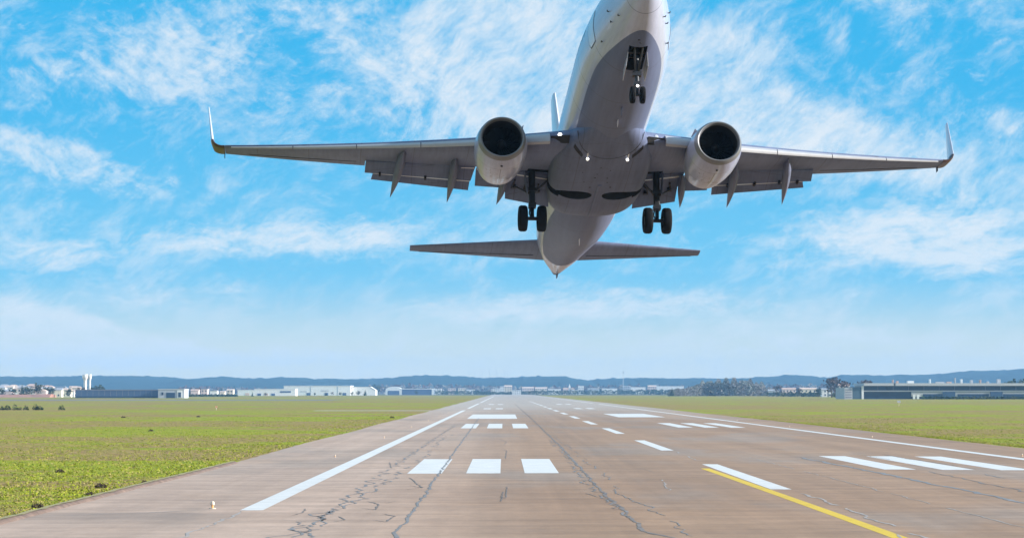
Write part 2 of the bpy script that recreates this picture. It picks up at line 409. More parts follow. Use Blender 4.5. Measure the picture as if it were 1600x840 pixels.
for (x, y, r_) in ((17.6,.02,.075),(17.5,.42,.05),(17.45,-.5,.05),(16.4,.3,.04),(16.4,-.25,.035),(16.0,.25,.03),(15.6,-.3,.03),(15.3,.15,.03),(16.9,-.3,.03),(16.9,.75,.03),(15.9,.9,.03)):
    mb = MB(); mb.lathe([(fair_z(x, y)+.03, r_), (fair_z(x, y)-.006, r_), (fair_z(x, y)-.007, .001)], 'Z', (x, y, 0), 10); mb.build('drain_port', M_DARK, plane, False)

# wings -------------------------------------------------------------
def foil(n=18, t=.12, camber=.018, cut=1.0):
    up, lo = [], []
    for i in range(n+1):
        u = (1-math.cos(math.pi*i/n))/2 * cut
        yt = 5*t*(.2969*math.sqrt(u)-.126*u-.3516*u*u+.2843*u**3-.1036*u**4) + .0015
        yc = camber*4*u*(1-u); up.append((u, yc+yt)); lo.append((u, yc-yt))
    return up[::-1] + lo[1:]
def wing_z(y): return -1.40 + .118*(y-1.88) + .0026*(y-1.88)**2
def wing_le(y): return 13.55 + .528*(y-1.88)
def wing_te(y): return 20.85 if y < 5.6 else 20.85 + (y-5.6)*.188
def wing_sec(y, cut, t, s, tw=0.0):
    le, te = wing_le(y), wing_te(y); c = te-le; z0 = wing_z(y)
    P = foil(18, t, .012, cut); out = []
    for u, v in P:
        dx, dz = u*c, v*c; out.append((le + dx*math.cos(tw) + dz*math.sin(tw), s*y, z0 - dx*math.sin(tw)*1 + dz*math.cos(tw)))
    return out
TWI = lambda y: R(-6.2)
wings = {}
for s in (1, -1):
    mb = MB(); secs = []
    for y, cut, t in ((1.0,.80,.145),(1.88,.80,.14),(3.2,.765,.135),(4.68,.74,.13),(5.6,.73,.125),(7.2,.715,.12),(9,.69,.115),(10.5,.68,.11)):
        secs.append(wing_sec(y, cut, t, s, TWI(y)))
    mb.loft([r[::s] for r in secs]); 
    mb2 = [wing_sec(y, 1, t, s, TWI(y)) for y, t in ((10.49,.11),(12,.108),(14,.105),(16,.1),(17.0,.098))]
    mb.loft([r[::s] for r in mb2])
    wg = mb.build('wing', M_WING, None); boolean(wg, [cws[1 if s > 0 else 3]]); wg.parent = plane; wings[s] = wg
    # aileron hinge fairing line
    # slats: two-piece leading edge, inner from root to engine, outer from engine to tip
    for (ya, yb, drop, ext) in ((2.55, 4.05, .10, .26), (5.35, 16.7, .05, .14)):
        for (y0, y1) in ([(ya, yb)] if yb < 5 else [(5.35, 8.05), (8.09, 10.9), (10.94, 13.8), (13.84, 16.7)]):
            m = MB(); rings = []
            for y in np.linspace(y0, y1, 4):
                le, c, z0 = wing_le(y), wing_te(y)-wing_le(y), wing_z(y); sc_ = .55 + .45*(17-y)/15
                d_, e_ = drop*sc_, ext*sc_; th = c*.062
                pr = [(.75*sc_-e_, .058*c-d_*.3), (.42*sc_-e_, .052*c-d_*.5), (.12*sc_-e_, .03*c-d_), (0-e_, -.005-d_), (.03*sc_-e_, -.02*c-d_), ((.2 if yb<5 else .09)*sc_-e_, -.028*c-d_), ((.24 if yb<5 else .13)*sc_-e_, -.02*c-d_*.9), (.2*sc_-e_, .012*c-d_*.6)]
                rings.append([(le+a, s*y, z0+b-.07) for a, b in pr])
            m.loft([r[::-s] for r in rings]); m.build('slat', M_SLAT, plane)
    # krueger flap hinge at the root: dark wedge
    m = MB(); y0, y1 = 1.72, 2.5
    m.loft([[(wing_le(y)-.12, s*y, wing_z(y)-.02), (wing_le(y)+.26, s*y, wing_z(y)-.02-k_), (wing_le(y)+.38, s*y, wing_z(y)+.01-k_), (wing_le(y)+.1, s*y, wing_z(y)+.02)][::-s] for y, k_ in ((y0, .24), (2.0, .22), (y1, .06))])
    m.build('krueger_flap', M_DARK, plane, False)
    # main flap and aft flap of the outboard set; inboard set
    def flap(name, A0, A1, B0, B1, th, mt=M_WING, nn=2):   # A = leading edge points (inner, outer), B = trailing
        m = MB(); rings = []
        for t in np.linspace(0, 1, nn):
            a = Vector(A0).lerp(Vector(A1), t); b = Vector(B0).lerp(Vector(B1), t); d_ = b-a; nrm = Vector((-d_.z, 0, d_.x)).normalized()
            if nrm.z < 0: nrm = -nrm
            ring = []
            L = d_.length
            for u, k in ((0,0),(.04,.55),(.15,.9),(.35,1),(.7,.55),(1,.04)): ring.append(a + d_*u + nrm*th*k)
            for u, k in ((1,-.04),(.7,-.12),(.35,-.25),(.12,-.4),(.03,-.3)): ring.append(a + d_*u + nrm*th*k)
            rings.append([(p.x, s*p.y, p.z) for p in ring])
        m.loft([r[::s] for r in rings]); return m.build(name, mt, plane)
    flap('main_flap', (19.30,5.45,-.60),(20.42,10.45,-.06),(20.42,5.62,-.96),(21.2,10.5,-.36), .16)
    flap('aft_flap', (20.50,5.66,-.91),(21.24,10.1,-.34),(21.12,5.70,-1.17),(21.6,10.2,-.54), .07)
    flap('thrust_gate_flap', (19.5,4.25,-.82),(19.5,5.42,-.70),(20.6,4.3,-1.2),(20.6,5.42,-1.14), .14)
    flap('main_flap', (19.42,2.05,-.90),(19.36,4.2,-.72),(20.5,2.0,-1.36),(20.4,4.05,-1.05), .17)
    flap('aft_flap', (20.43,2.0,-1.30),(20.34,4.02,-.99),(21.2,1.95,-1.90),(21.2,3.98,-1.52), .08)
    # bright gap strips between wing and flap and between the two flap panels
    m = MB(); m.tube([(19.47,s*5.5,-.69),(20.67,s*10.4,-.11)], .036, 6); m.build('flap_gap_strip', M_STEEL, plane)
    m = MB(); m.tube([(20.45,s*5.66,-.97),(21.21,s*10.1,-.37)], .028, 6); m.build('flap_gap_strip', M_STEEL, plane)
    m = MB(); m.tube([(19.74,s*2.1,-1.07),(19.56,s*4.25,-.85),(19.50,s*5.4,-.73)], .036, 6); m.build('flap_gap_strip', M_STEEL, plane)
    # actuators in the flap gaps
    for (x, y, z) in ((20.62,6.4,-.86),(20.8,7.7,-.72),(20.9,8.9,-.58),(21.12,9.8,-.46)):
        m = MB(); m.box((x-.06, s*y, z-.02), (.22, .1, .14)); m.build('flap_actuator', M_DARK, plane, False)
    for (x, y, z) in ((20.5,2.5,-1.36),(20.48,3.05,-1.28),(20.45,3.6,-1.2)):
        m = MB(); m.tube([(x-.5, s*y, z+.12), (x+.1, s*(y+.12), z-.03)], .045, 8); m.box((x, s*y, z), (.18,.16,.16)); m.build('flap_actuator', M_STRUT, plane, False)
    # flap track fairings (canoes)
    for (y0, x0, z0, y1, x1, z1, w) in ((8.78,17.7,-.62,9.28,22.35,-1.08,.19),(6.42,17.9,-.86,6.62,22.3,-1.30,.19),(4.05,19.0,-1.05,4.32,21.9,-1.50,.17)):
        m = MB(); rings = []
        for t in np.linspace(0, 1, 15):
            k = max(.03, (math.sin(math.pi*min(1, t*1.05)**.8))**.75) if t < .95 else .03
            k = max(.03, min(1, t/.22)**.6 * min(1, (1-t)/.55)**.85)
            bend = -.10*math.sin(math.pi*t) - (.0 if t < .45 else (t-.45)*.10)
            c = Vector((x0+(x1-x0)*t, s*(y0+(y1-y0)*t), z0+(z1-z0)*t+bend))
            rings.append([c + Vector((0, w*k*math.cos(a), .36*k*math.sin(a)+ .06*k)) for a in [2*math.pi*i/14 for i in range(14)]])
        m.loft(rings); m.build('flap_track_fairing', M_CANOE, plane)
    # winglet: dark root band, then white blade
    def wl(t):      # blended arc then straight
        y = 17.02; z = wing_z(17.0); le = wing_le(17.0)
        if t < .3:
            a = t/.3*R(74); r_ = .62; return (le + t*1.1, y + r_*math.sin(a), z + r_*(1-math.cos(a)), a, 1.5 - t*.5)
        a = R(74); r_ = .62; k = (t-.3)/.7; b = (math.cos(R(75)), math.sin(R(75)))
        return (le + .33 + k*1.75, y + r_*math.sin(a) + k*2.3*b[0]*.5, z + r_*(1-math.cos(a)) + k*2.42*b[1], R(79), 1.2 - k*.8)
    def wsec(t):
        x, y, z, a, c = wl(t); out = []
        for u, v in foil(8, .13 if t > .3 else .098, .01): out.append((x + u*c, s*(y - v*c*math.sin(a)), z + v*c*math.cos(a) + u*c*.108*max(0, math.cos(a)*1.35-.35)))
        return out[::s]
    m = MB(); m.loft([wsec(t) for t in (0,.06,.12,.18,.24,.3)]); wr = m.build('winglet_root', M_MAROON, plane)
    m = MB(); m.loft([wsec(t) for t in (.305,.4,.55,.7,.85,.97,1)]); m.build('winglet_blade', M_WHITE, plane)
    m = MB(); m.box((wing_le(17)+1.4, s*17.05, wing_z(17)+.06), (.25,.03,.22)); m.build('static_wick', M_DARK, plane, False)
    # aileron with its hinge gap, seen as a thin dark line
    def low(y, u, c_=.012, t_=.106): c = wing_te(y)-wing_le(y); return (wing_le(y)+u*c, s*y, wing_z(y) + c*(.108*u + c_*4*u*(1-u) - 5*t_*(.2969*math.sqrt(u)-.126*u-.3516*u*u+.2843*u**3-.1036*u**4)) - .012)
    m = MB(); m.tube([low(10.9+.5*i, .74) for i in range(11)], .012, 5); m.build('aileron_gap', M_SEAM, plane)

# engines -----------------------------------------------------------
for s in (1, -1):
    en = empty('engine', (0,0,0)); en.parent = plane; en.location = (12.72, s*4.72, -1.86); en.rotation_euler = (0, R(-1.5), R(-1.2*s))
    def ering(x, r, n=56, flat=1.0):
        out = []
        for k in range(n):
            t = 2*math.pi*k/n; y = r*math.sin(t)*1.03; z = -r*math.cos(t)
            if z < 0: z *= flat
            out.append((x + (-.12*(-z)/1.0 if False else .10*z*-.0), y, z))
        return out
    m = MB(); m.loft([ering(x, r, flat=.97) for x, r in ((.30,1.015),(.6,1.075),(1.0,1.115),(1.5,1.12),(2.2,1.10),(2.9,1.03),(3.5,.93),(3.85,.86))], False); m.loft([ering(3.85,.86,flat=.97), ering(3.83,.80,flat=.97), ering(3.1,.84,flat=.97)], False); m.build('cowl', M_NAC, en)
    m = MB(); m.loft([ering(x, r, flat=.97) for x, r in ((.298,1.015),(.15,.985),(.05,.95),(.0,.905),(.02,.865),(.09,.835),(.2,.82))], False); m.build('intake_lip', M_LIP, en)
    m = MB(); m.loft([ering(x, r, flat=.98) for x, r in ((.2,.82),(.5,.81),(1.0,.80),(1.1,.80))], False); m.loft([ering(1.1,.80,flat=.98), ering(1.1,.2)], False); m.build('intake_duct', M_DUCT, en)
    m = MB()
    for k in range(24):
        t = 2*math.pi*k/24; e = Vector((0, math.sin(t), math.cos(t))); g = Vector((0, math.cos(t), -math.sin(t)))
        vs = []
        for r_ in (.2, .5, .79):
            tw = R(25 + 45*r_); w_ = .07 + .03*r_
            for q in (-1, 1): vs.append(Vector((.92,0,0)) + e*r_ + (g*math.sin(tw) + Vector((math.cos(tw),0,0)))*w_*q)
        m.add(vs, [(0,1,3,2),(2,3,5,4)])
    m.build('fan', M_FAN, en, False)
    m = MB(); m.lathe([(.58,.005),(.62,.06),(.72,.13),(.88,.2),(1.0,.215)], 'X', (0,0,0), 24); m.build('spinner', M_SPIN, en)
    m = MB(); m.lathe([(3.0,.62),(3.8,.58),(4.5,.42),(4.65,.38),(4.63,.34),(4.2,.34)], 'X', (0,0,0), 32); m.build('core_nozzle', M_LIP, en)
    m = MB(); m.lathe([(3.9,.3),(4.4,.2),(4.9,.03)], 'X', (0,0,0), 20); m.build('exhaust_plug', M_STRUT, en)
    m = MB(); m.box((1.0, -s*.88, .66), (1.0, .02, .22), Matrix.Rotation(R(38*s), 3, 'X')); m.build('strake', M_NAC, en, False)
    m = MB(); m.lathe([(-1.135+.03,.05),(-1.135,.05),(-1.136,.001)], 'Z', (.72, s*-.0, .04), 12); m.build('drain_port', M_DARK, en, False)
    m = MB(); m.loft([[(x, s*.0-w_, z0), (x, -w_, z1), (x, w_, z1), (x, w_, z0)] for x, w_, z0, z1 in ((1.2,.05,.9,1.12),(1.8,.14,.8,1.3),(2.8,.18,.6,1.4),(4.0,.16,.3,1.35),(5.6,.05,.7,1.2))]); m.build('pylon', M_NAC, en)

# tailplanes and fin ----------------------------------------------------
for s in (1, -1):
    m = MB(); rings = []
    for y in np.linspace(.25, 7.78, 8):
        k = (y-.9)/6.7; le = 33.3 + k*4.05; te = 36.5 + k*1.8; c = te-le; z = .78 + k*1.0
        rings.append([(le+u*c, s*y, z + v*c*.9) for u, v in foil(12, .10, -.008)])
    m.loft([r[::s] for r in rings]); m.build('tailplane', M_WING, plane)
    m = MB(); m.tube([(35.6, s*1.4, .72),(37.95, s*7.3, 1.64)], .016, 5); m.build('elevator_gap', M_SEAM, plane)
m = MB(); rings = []
for z in (1.6, 2.6, 4.0, 6, 8, 9.8, 10.45):
    k = (z-1.6)/8.85; le = 30.2 + k*6.5; te = 36.7 + k*2.2; c = te-le
    rings.append([(le+u*c, v*c, z) for u, v in foil(12, .095, 0)])
m.loft(rings); m.build('fin', M_WHITE, plane)
m = MB(); m.loft([[(25.8+2.1*0, -.03, 2.0),(25.8,.03,2.0),(25.8,.03,2.06),(25.8,-.03,2.06)],[(31,-.2,1.9),(31,.2,1.9),(31,.05,3.0),(31,-.05,3.0)]]); m.build('dorsal_fillet', M_WHITE, plane)

# undercarriage ---------------------------------------------------------
def wheel(parent, loc, r, w):
    h = w/2
    m = MB(); m.lathe([(-h*.55,r*.55),(-h*.85,r*.62),(-h,r*.76),(-h*.92,r*.9),(-h*.66,r*.975),(-h*.3,r),(0,r*.993),(h*.3,r),(h*.66,r*.975),(h*.92,r*.9),(h,r*.76),(h*.85,r*.62),(h*.55,r*.55)], 'Y', (0,0,0), 36); m.build('tyre', M_TYRE, parent).location = loc
    m = MB(); m.lathe([(-h*.45,.001),(-h*.5,r*.18),(-h*.35,r*.3),(-h*.6,r*.55),(h*.6,r*.55),(h*.35,r*.3),(h*.5,r*.18),(h*.45,.001)], 'Y', (0,0,0), 24); m.build('rim', M_RIM, parent).location = loc
for s in (1, -1):
    g = empty('main_landing_gear'); g.parent = plane; g.location = (19.4, s*2.87, -3.14)
    for q in (-1, 1): wheel(g, (0, q*.43, 0), .60, .41)
    m = MB(); m.tube([(0,-.34,0),(0,.34,0)], .085, 12); m.build('axle', M_STRUT, g)
    m = MB(); m.tube([(0,0,-.06),(-.02,0,.75)], .085, 12); m.build('piston', M_STRUT, g)
    m = MB(); m.tube([(-.02,0,.55),(-.05,0,1.5),(-.08,0,2.35)], [.15,.15,.17], 14); m.box((-.03,0,.62),(.34,.34,.2)); m.box((-.06,0,1.35),(.34,.38,.16)); m.build('strut', M_STRUT, g)
    m = MB(); m.tube([(.10,.07,.12),(.42,.09,.42),(.14,.07,.72)], .035, 6); m.tube([(.10,-.07,.12),(.42,-.09,.42),(.14,-.07,.72)], .035, 6); m.build('torque_link', M_STRUT, g)
    m = MB(); m.tube([(-.06,-s*.05,1.2),(-.35,-s*.95,2.0)], .055, 8); m.tube([(-.05,-s*.1,1.35),(.45,-s*.7,1.95)], .04, 8); m.build('side_brace', M_STRUT, g)
    m = MB(); m.tube([(.0,s*.08,1.2),(.5,s*.75,1.75)], .04, 8); m.tube([(.1,0,1.3),(.75,s*.2,1.75)], .05, 8); m.build('drag_brace', M_STRUT, g)
    m = MB()
    for q in range(5): m.tube([(-.17,.05*q-.1,2.0),(-.22,.05*q-.1,1.4),(-.16,.04*q-.08,.7),(-.1,.03*q-.06,.1)], .013, 5)
    m.build('hydraulic_hoses', M_DARK, g)
    m = MB(); m.box((.0,s*.27,1.75),(.55,.035,1.1), Matrix.Rotation(R(-6*s),3,'X')); m.build('gear_door', M_FAIR, g, False)
g = empty('nose_landing_gear'); g.parent = plane; g.location = (4.1, -.02, -3.42)
for q in (-1, 1): wheel(g, (0, q*.20, 0), .345, .2)
m = MB(); m.tube([(0,-.16,0),(0,.16,0)], .05, 10); m.build('axle', M_STRUT, g)
m = MB(); m.tube([(0,0,0),(.02,0,.6)], .05, 10); m.build('piston', M_STRUT, g)
m = MB(); m.tube([(.02,0,.42),(.05,0,1.0),(.08,0,1.9)], [.085,.09,.12], 12); m.box((.02,0,.5),(.2,.24,.14)); m.box((.04,0,.92),(.2,.34,.2)); m.build('strut', M_STRUT, g)
m = MB(); m.tube([(.1,.04,.08),(.28,.05,.28),(.1,.04,.5)], .022, 6); m.tube([(.1,-.04,.08),(.28,-.05,.28),(.1,-.04,.5)], .022, 6); m.build('torque_link', M_STRUT, g)
m = MB(); m.tube([(0,.06,1.0),(-.75,.16,1.75)], .045, 8); m.tube([(0,-.06,1.0),(-.75,-.16,1.75)], .045, 8); m.build('drag_brace', M_STRUT, g)
m = MB(); m.lathe([(-.13,.001),(-.125,.04),(-.09,.055)], 'X', (0,0,.36), 16); m.build('taxi_light', M_LAMP, g)
m = MB(); m.lathe([(-.088,.08),(-.04,.07),(.0,.03)], 'X', (0,0,.36), 16); m.build('taxi_light_housing', M_STRUT, g)
for s in (1, -1):
    m = MB(); m.loft([[(3.55,s*.375,-1.80),(5.05,s*.375,-1.93),(5.05,s*.395,-1.93),(3.55,s*.395,-1.80)][::s],[(3.8,s*.43,-2.3),(4.95,s*.43,-2.45),(4.95,s*.45,-2.45),(3.8,s*.45,-2.3)][::s]]); m.build('nose_gear_door', M_WHITE, plane, False)
# bay frames
m = MB(); m.box((3.9,0,-1.45),(.08,.72,.5)); m.box((4.5,0,-1.4),(.08,.72,.45)); m.tube([(3.4,.2,-1.55),(5.0,.2,-1.55)],.03,6); m.build('bay_frame', M_STRUT, plane, False)

# lamps and small fuselage details
for s, y in ((1,.86),(-1,-.90)):
    z = fair_z(14.4, y)
    m = MB(); m.lathe([(-.06,.001),(-.055,.04),(-.02,.06)], 'X', (14.32,y,z-.08), 16); m.build('landing_light', M_LAMP, plane)
    m = MB(); m.lathe([(-.018,.07),(.1,.065),(.22,.03)], 'X', (14.32,y,z-.07), 16); m.tube([(14.2,y*1.02,z-.02),(13.9,y*1.02,fair_z(13.9,y)+.02)],.03,6); m.build('landing_light_housing', M_STEEL, plane)
for s in (1,-1):
    y = 2.12; m = MB(); m.lathe([(-.03,.001),(-.02,.075),(.03,.09)], 'X', (wing_le(y)-.02, s*y, wing_z(y)+.06), 14)
    if s > 0: m.build('wing_root_light', M_LAMP, plane)
    else: m.build('wing_root_light', M_STEEL, plane)
def patch(name, x0, x1, a0, a1, off, mt, n=8, corner=0.0):
    m = MB(); vs = []; fs = []
    for i in range(n+1):
        for j in range(n+1):
            t, q = i/n*2-1, j/n*2-1
            if corner:   # rounded rectangle
                rr = corner; lim = 1 - rr + rr*math.sqrt(max(0, 1-max(0, (abs(t)-(1-rr))/rr)**2)); q *= lim
            vs.append(fus_pt(x0+(x1-x0)*(t+1)/2, a0+(a1-a0)*(q+1)/2, off))
    for i in range(n):
        for j in range(n): k = i*(n+1)+j; fs.append((k, k+1, k+n+2, k+n+1))
    m.add(vs, fs); return m.build(name, mt, plane)
for s in (1, -1):
    a, b = R(70)*s, R(112)*s
    d0 = patch('door_seal', 5.05, 6.0, a, b, .006, M_SEAM, 12, .25)
    patch('cabin_door', 5.09, 5.96, R(71.2)*s, R(110.8)*s, .010, M_WHITE, 12, .25)
    for (x0, x1, b0, b1) in ((1.75,2.45,112,134),(2.5,3.05,112,130),(3.1,3.5,113,126)):
        patch('cockpit_window', x0, x1, R(b0)*s, R(b1)*s, .012, M_GLASS, 6, .3)
    for (x, a_) in ((2.2,62),(3.0,66),(4.5,60),(3.05,84)):
        p = fus_pt(x, R(a_)*s, .012); n_ = (fus_pt(x, R(a_)*s, .1)-p).normalized()
        m = MB(); m.tube([p - n_*.02, p + n_*.05 + Vector((-.02,0,0)), p + n_*.06 + Vector((-.14,0,0))], .022, 6); m.build('air_data_probe', M_SEAM, plane)
    for i in range(44):
        if i in (20, 21, 22): continue
        x = 6.9 + i*.505
        if x > 29: break
        patch('cabin_window', x, x+.24, R(100.2)*s, R(109.5)*s, .008, M_GLASS, 3, .5)
for (x, y) in ((2.75,.06),(2.95,-.05)):
    p = fus_pt(x, math.asin(max(-1,min(1,y/1.6))), .008); m = MB(); m.lathe([(.03,.045),(0,.045),(-.002,.001)], 'Z', tuple(p), 10); m.build('belly_port', M_SEAM, plane, False)
for (x, h_) in ((8.9,.32),(10.3,.22),(26.0,.3)):
    p = fus_pt(x, 0.03); m = MB(); m.loft([[(x-.16,.015,p.z+.03),(x+.16,.02,p.z+.03),(x+.16,-.02,p.z+.03),(x-.16,-.015,p.z+.03)],[(x+.04,.008,p.z-h_),(x+.2,.008,p.z-h_),(x+.2,-.008,p.z-h_),(x+.04,-.008,p.z-h_)]]); m.build('blade_antenna', M_FAIR if x < 10 else M_WHITE, plane)
for c in [c_nose] + cws:
    me = c.data; bpy.data.objects.remove(c); bpy.data.meshes.remove(me)

# ------------------------------------------------------------------ ground, runway, markings
def grass_mat():
    m = mat('grass_field', (.1, .15, .02), .9, spec=.1)
    N = NT(m.node_tree); b = N.n['Principled BSDF']
    tc = N.node('ShaderNodeTexCoord'); o = tc.outputs['Object']
    big = N.noise(N.mapping(o, scale=(.5, 1, 1)), .02, 5, .6)
    med = N.noise(N.mapping(o, scale=(.7, .55, 1)), .085, 6, .68)
    fin = N.noise(N.mapping(o, scale=(1, .35, 1)), 1.6, 6, .75)
    mot = N.noise(N.mapping(o, scale=(1, .5, 1)), .42, 5, .7)
    green = N.mixc(N.rng(mot, .3, .7), (.185, .24, .013), (.36, .335, .026))
    brown = N.mixc(N.rng(fin, .3, .7), (.24, .15, .056), (.37, .245, .10))
    f = N.rng(N.math('ADD', N.math('MULTIPLY', big, .55), N.math('MULTIPLY', med, .45)), .46, .515, smooth=True)
    f = N.math('MULTIPLY', f, N.rng(mot, .25, .6, .5, 1.0))
    c = N.mixc(f, green, brown)
    k = N.rng(fin, .25, .75, .55, 1.35)
    c = N.mixc(1.0, c, N.comb(k, k, k), 'MULTIPLY')
    y = N.sep(o)[1]
    # beyond the airfield: dull winter fields and gardens
    town = N.mixc(N.rng(N.noise(o, .02, 4, .6), .4, .6), (.10, .11, .06), (.16, .14, .11))
    c = N.mixc(N.rng(y, 2600, 3600, smooth=True), c, town)
    N.link(c, b.inputs['Base Color'])
    bn = N.node('ShaderNodeBump'); bn.inputs['Strength'].default_value = .6; bn.inputs['Distance'].default_value = .12
    N.link(fin, bn.inputs['Height']); N.link(bn.outputs[0], b.inputs['Normal'])
    return m
M_GRASS = grass_mat()
def asphalt_mat():
    m = mat('runway_asphalt', (.3, .27, .25), .82, spec=.3)
    N = NT(m.node_tree); b = N.n['Principled BSDF']
    tc = N.node('ShaderNodeTexCoord'); o = tc.outputs['Object']; x, y, z = N.sep(o)
    warp = N.node('ShaderNodeTexNoise'); N.link(o, warp.inputs['Vector']); warp.inputs['Scale'].default_value = .3; warp.inputs['Detail'].default_value = 4
    wv = N.node('ShaderNodeVectorMath', operation='MULTIPLY_ADD'); N.link(warp.outputs['Color'], wv.inputs[0]); wv.inputs[1].default_value = (2.5, 2.5, 0); N.link(o, wv.inputs[2])
    lane = N.noise(N.comb(N.math('MULTIPLY', x, 1.0), N.math('MULTIPLY', y, .012), 0), .28, 5, .6)
    blot = N.noise(N.mapping(wv.outputs[0], scale=(1, .42, 1)), .12, 6, .6)
    tran = N.noise(N.mapping(wv.outputs[0], scale=(.07, .55, 1)), .9, 5, .68)
    grain = N.noise(N.mapping(o, scale=(1, .5, 1)), 9, 4, .8)
    mid = N.noise(N.mapping(o, scale=(1, .35, 1)), 1.3, 5, .7)
    left = N.mixc(N.rng(blot, .3, .7), (.425, .292, .222), (.50, .35, .268))
    pink = N.mixc(N.rng(blot, .32, .68), (.315, .190, .118), (.38, .232, .145))
    c = N.mixc(N.rng(x, -8.5, 4.5, smooth=True), left, pink)
    # rusty blotches, mostly right of the dark joint
    rust = N.math('MULTIPLY', N.rng(N.noise(N.mapping(wv.outputs[0], loc=(9, 3, 0), scale=(1, .4, 1)), .10, 5, .62), .50, .68, smooth=True), N.rng(x, -3, 8, .35, 1.0))
    c = N.mixc(N.math('MULTIPLY', rust, .62), c, (.37, .225, .135))
    grey = N.rng(N.noise(N.mapping(wv.outputs[0], loc=(-20, 40, 0), scale=(1, .3, 1)), .07, 5, .55), .49, .63, smooth=True)
    c = N.mixc(N.math('MULTIPLY', grey, .6), c, (.31, .238, .195))
    # tyre rubber down the middle lanes
    lanes = N.math('MAXIMUM', N.rng(N.math('ABSOLUTE', N.math('SUBTRACT', x, 7.2)), 3.2, .6), N.rng(N.math('ABSOLUTE', N.math('SUBTRACT', x, 18.6)), 3.0, .6))
    rub = N.math('MULTIPLY', N.math('MULTIPLY', lanes, N.rng(y, 120, 330, .15, 1)), N.rng(N.noise(N.comb(N.math('MULTIPLY', x, 2.2), N.math('MULTIPLY', y, .02), 0), 1.0, 5, .7), .35, .7))
    c = N.mixc(N.math('MULTIPLY', rub, .38), c, (.15, .115, .10))
    k = N.math('MULTIPLY', N.rng(tran, .3, .7, .78, 1.14), N.math('MULTIPLY', N.rng(lane, .3, .7, .82, 1.12), N.math('MULTIPLY', N.rng(grain, .2, .8, .90, 1.1), N.rng(mid, .25, .75, .9, 1.1))))
    c = N.mixc(1.0, c, N.comb(k, k, k), 'MULTIPLY')
    # the runway colour turns paler and greyer with distance
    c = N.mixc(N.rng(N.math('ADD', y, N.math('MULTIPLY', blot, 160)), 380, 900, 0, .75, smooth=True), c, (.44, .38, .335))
    # thin transverse shrinkage streaks
    st = N.noise(N.mapping(wv.outputs[0], loc=(3, 8, 0), scale=(.05, 1.1, 1)), 1.0, 4, .6)
    st = N.math('MULTIPLY', N.math('LESS_THAN', N.math('ABSOLUTE', N.math('SUBTRACT', st, .5)), .013), N.rng(N.noise(o, .3, 3), .42, .62))
    c = N.mixc(N.math('MULTIPLY', st, .34), c, (.13, .11, .105))
    # damp dark band on the left shoulder, by the cross joint
    dk = N.math('MULTIPLY', N.rng(N.math('ADD', y, N.math('MULTIPLY', warp.outputs['Fac'], 5)), 95.2, 94.2, smooth=True), N.math('MULTIPLY', N.rng(x, -9.6, -11.5), N.rng(y, 82, 90)))
    c = N.mixc(N.math('MULTIPLY', dk, .35), c, (.16, .135, .12))
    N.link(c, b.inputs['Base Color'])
    bn = N.node('ShaderNodeBump'); bn.inputs['Strength'].default_value = .35; bn.inputs['Distance'].default_value = .02
    N.link(N.math('ADD', N.math('MULTIPLY', mid, .7), N.math('MULTIPLY', grain, .4)), bn.inputs['Height']); N.link(bn.outputs[0], b.inputs['Normal'])
    return m
M_ASPH = asphalt_mat()
def paint_mat(name, col, wear=.12):
    m = mat(name, col, .6)
    N = NT(m.node_tree); b = N.n['Principled BSDF']; tc = N.node('ShaderNodeTexCoord'); o = tc.outputs['Object']
    n = N.noise(N.mapping(o, scale=(1, .4, 1)), 3.5, 7, .75); n2 = N.noise(o, .7, 3)
    c = N.mixc(N.math('MULTIPLY', N.rng(n, .56, .72), .5), (*col, 1), tuple(q*.55 for q in col))
    k = N.rng(n2, .3, .7, 1-wear, 1+wear*.4); c = N.mixc(1.0, c, N.comb(k, k, k), 'MULTIPLY')
    N.link(c, b.inputs['Base Color']); return m
M_PAINT = paint_mat('marking_white', (.70, .655, .62)); M_YELLOW = paint_mat('marking_yellow', (.72, .46, .012), .1)
M_TAR = mat('tar_seal', (.225, .195, .182), .6, var=.45, vscale=1.2)
M_TARD = mat('tar_seal_dark', (.195, .155, .135), .7, var=.5, vscale=1.0)
M_PALE = mat('pale_sealant', (.36, .305, .275), .8, var=.35, vscale=.8)
M_KERB = mat('kerb_soil', (.16, .105, .08), .9, var=.4, vscale=1.2)
M_KERB2 = mat('kerb_top_dry_grass', (.33, .27, .12), .9, var=.3, vscale=2)
M_CONC = mat('pale_concrete', (.40, .36, .31), .85, var=.15, vscale=.1)

def sheet(name, x0, x1, y0, y1, z, mt, parent=None, nx=1, ny=1, thick=None):
    vs = [(x0+(x1-x0)*i/nx, y0+(y1-y0)*j/ny, z) for j in range(ny+1) for i in range(nx+1)]
    fs = [(j*(nx+1)+i, j*(nx+1)+i+1, (j+1)*(nx+1)+i+1, (j+1)*(nx+1)+i) for j in range(ny) for i in range(nx)]
    return new_obj(name, vs, fs, mt, parent, False)
ground = tag(sheet('ground', -4300, 4300, -120, 9000, 0.0, M_GRASS, None, 20, 40), kind='structure')
XL, XR = -17.15, 42.2
def edge_l(y): return XL + .16*math.sin(y*.05) + .10*mnoise.noise(Vector((y*.22, 3, 0))) - (.35 if y > 156 else 0)
def edge_r(y): return XR + .25*math.sin(y*.021) + .22*mnoise.noise(Vector((y*.11, 9, 0)))
ys = list(np.arange(40, 400, 1.5)) + list(np.arange(400, 1000, 10)) + list(np.arange(1000, 3900, 60))
vs = []; fs = []
for y in ys: vs += [(edge_l(y), y, 0.0), (edge_l(y)+.03, y, .03), (edge_r(y)-.03, y, .03), (edge_r(y), y, 0.0)]
for i in range(len(ys)-1):
    for j in range(3): fs.append((4*i+j, 4*i+j+1, 4*i+j+5, 4*i+j+4))
runway = tag(new_obj('runway', vs, fs, M_ASPH, None, False), kind='structure')
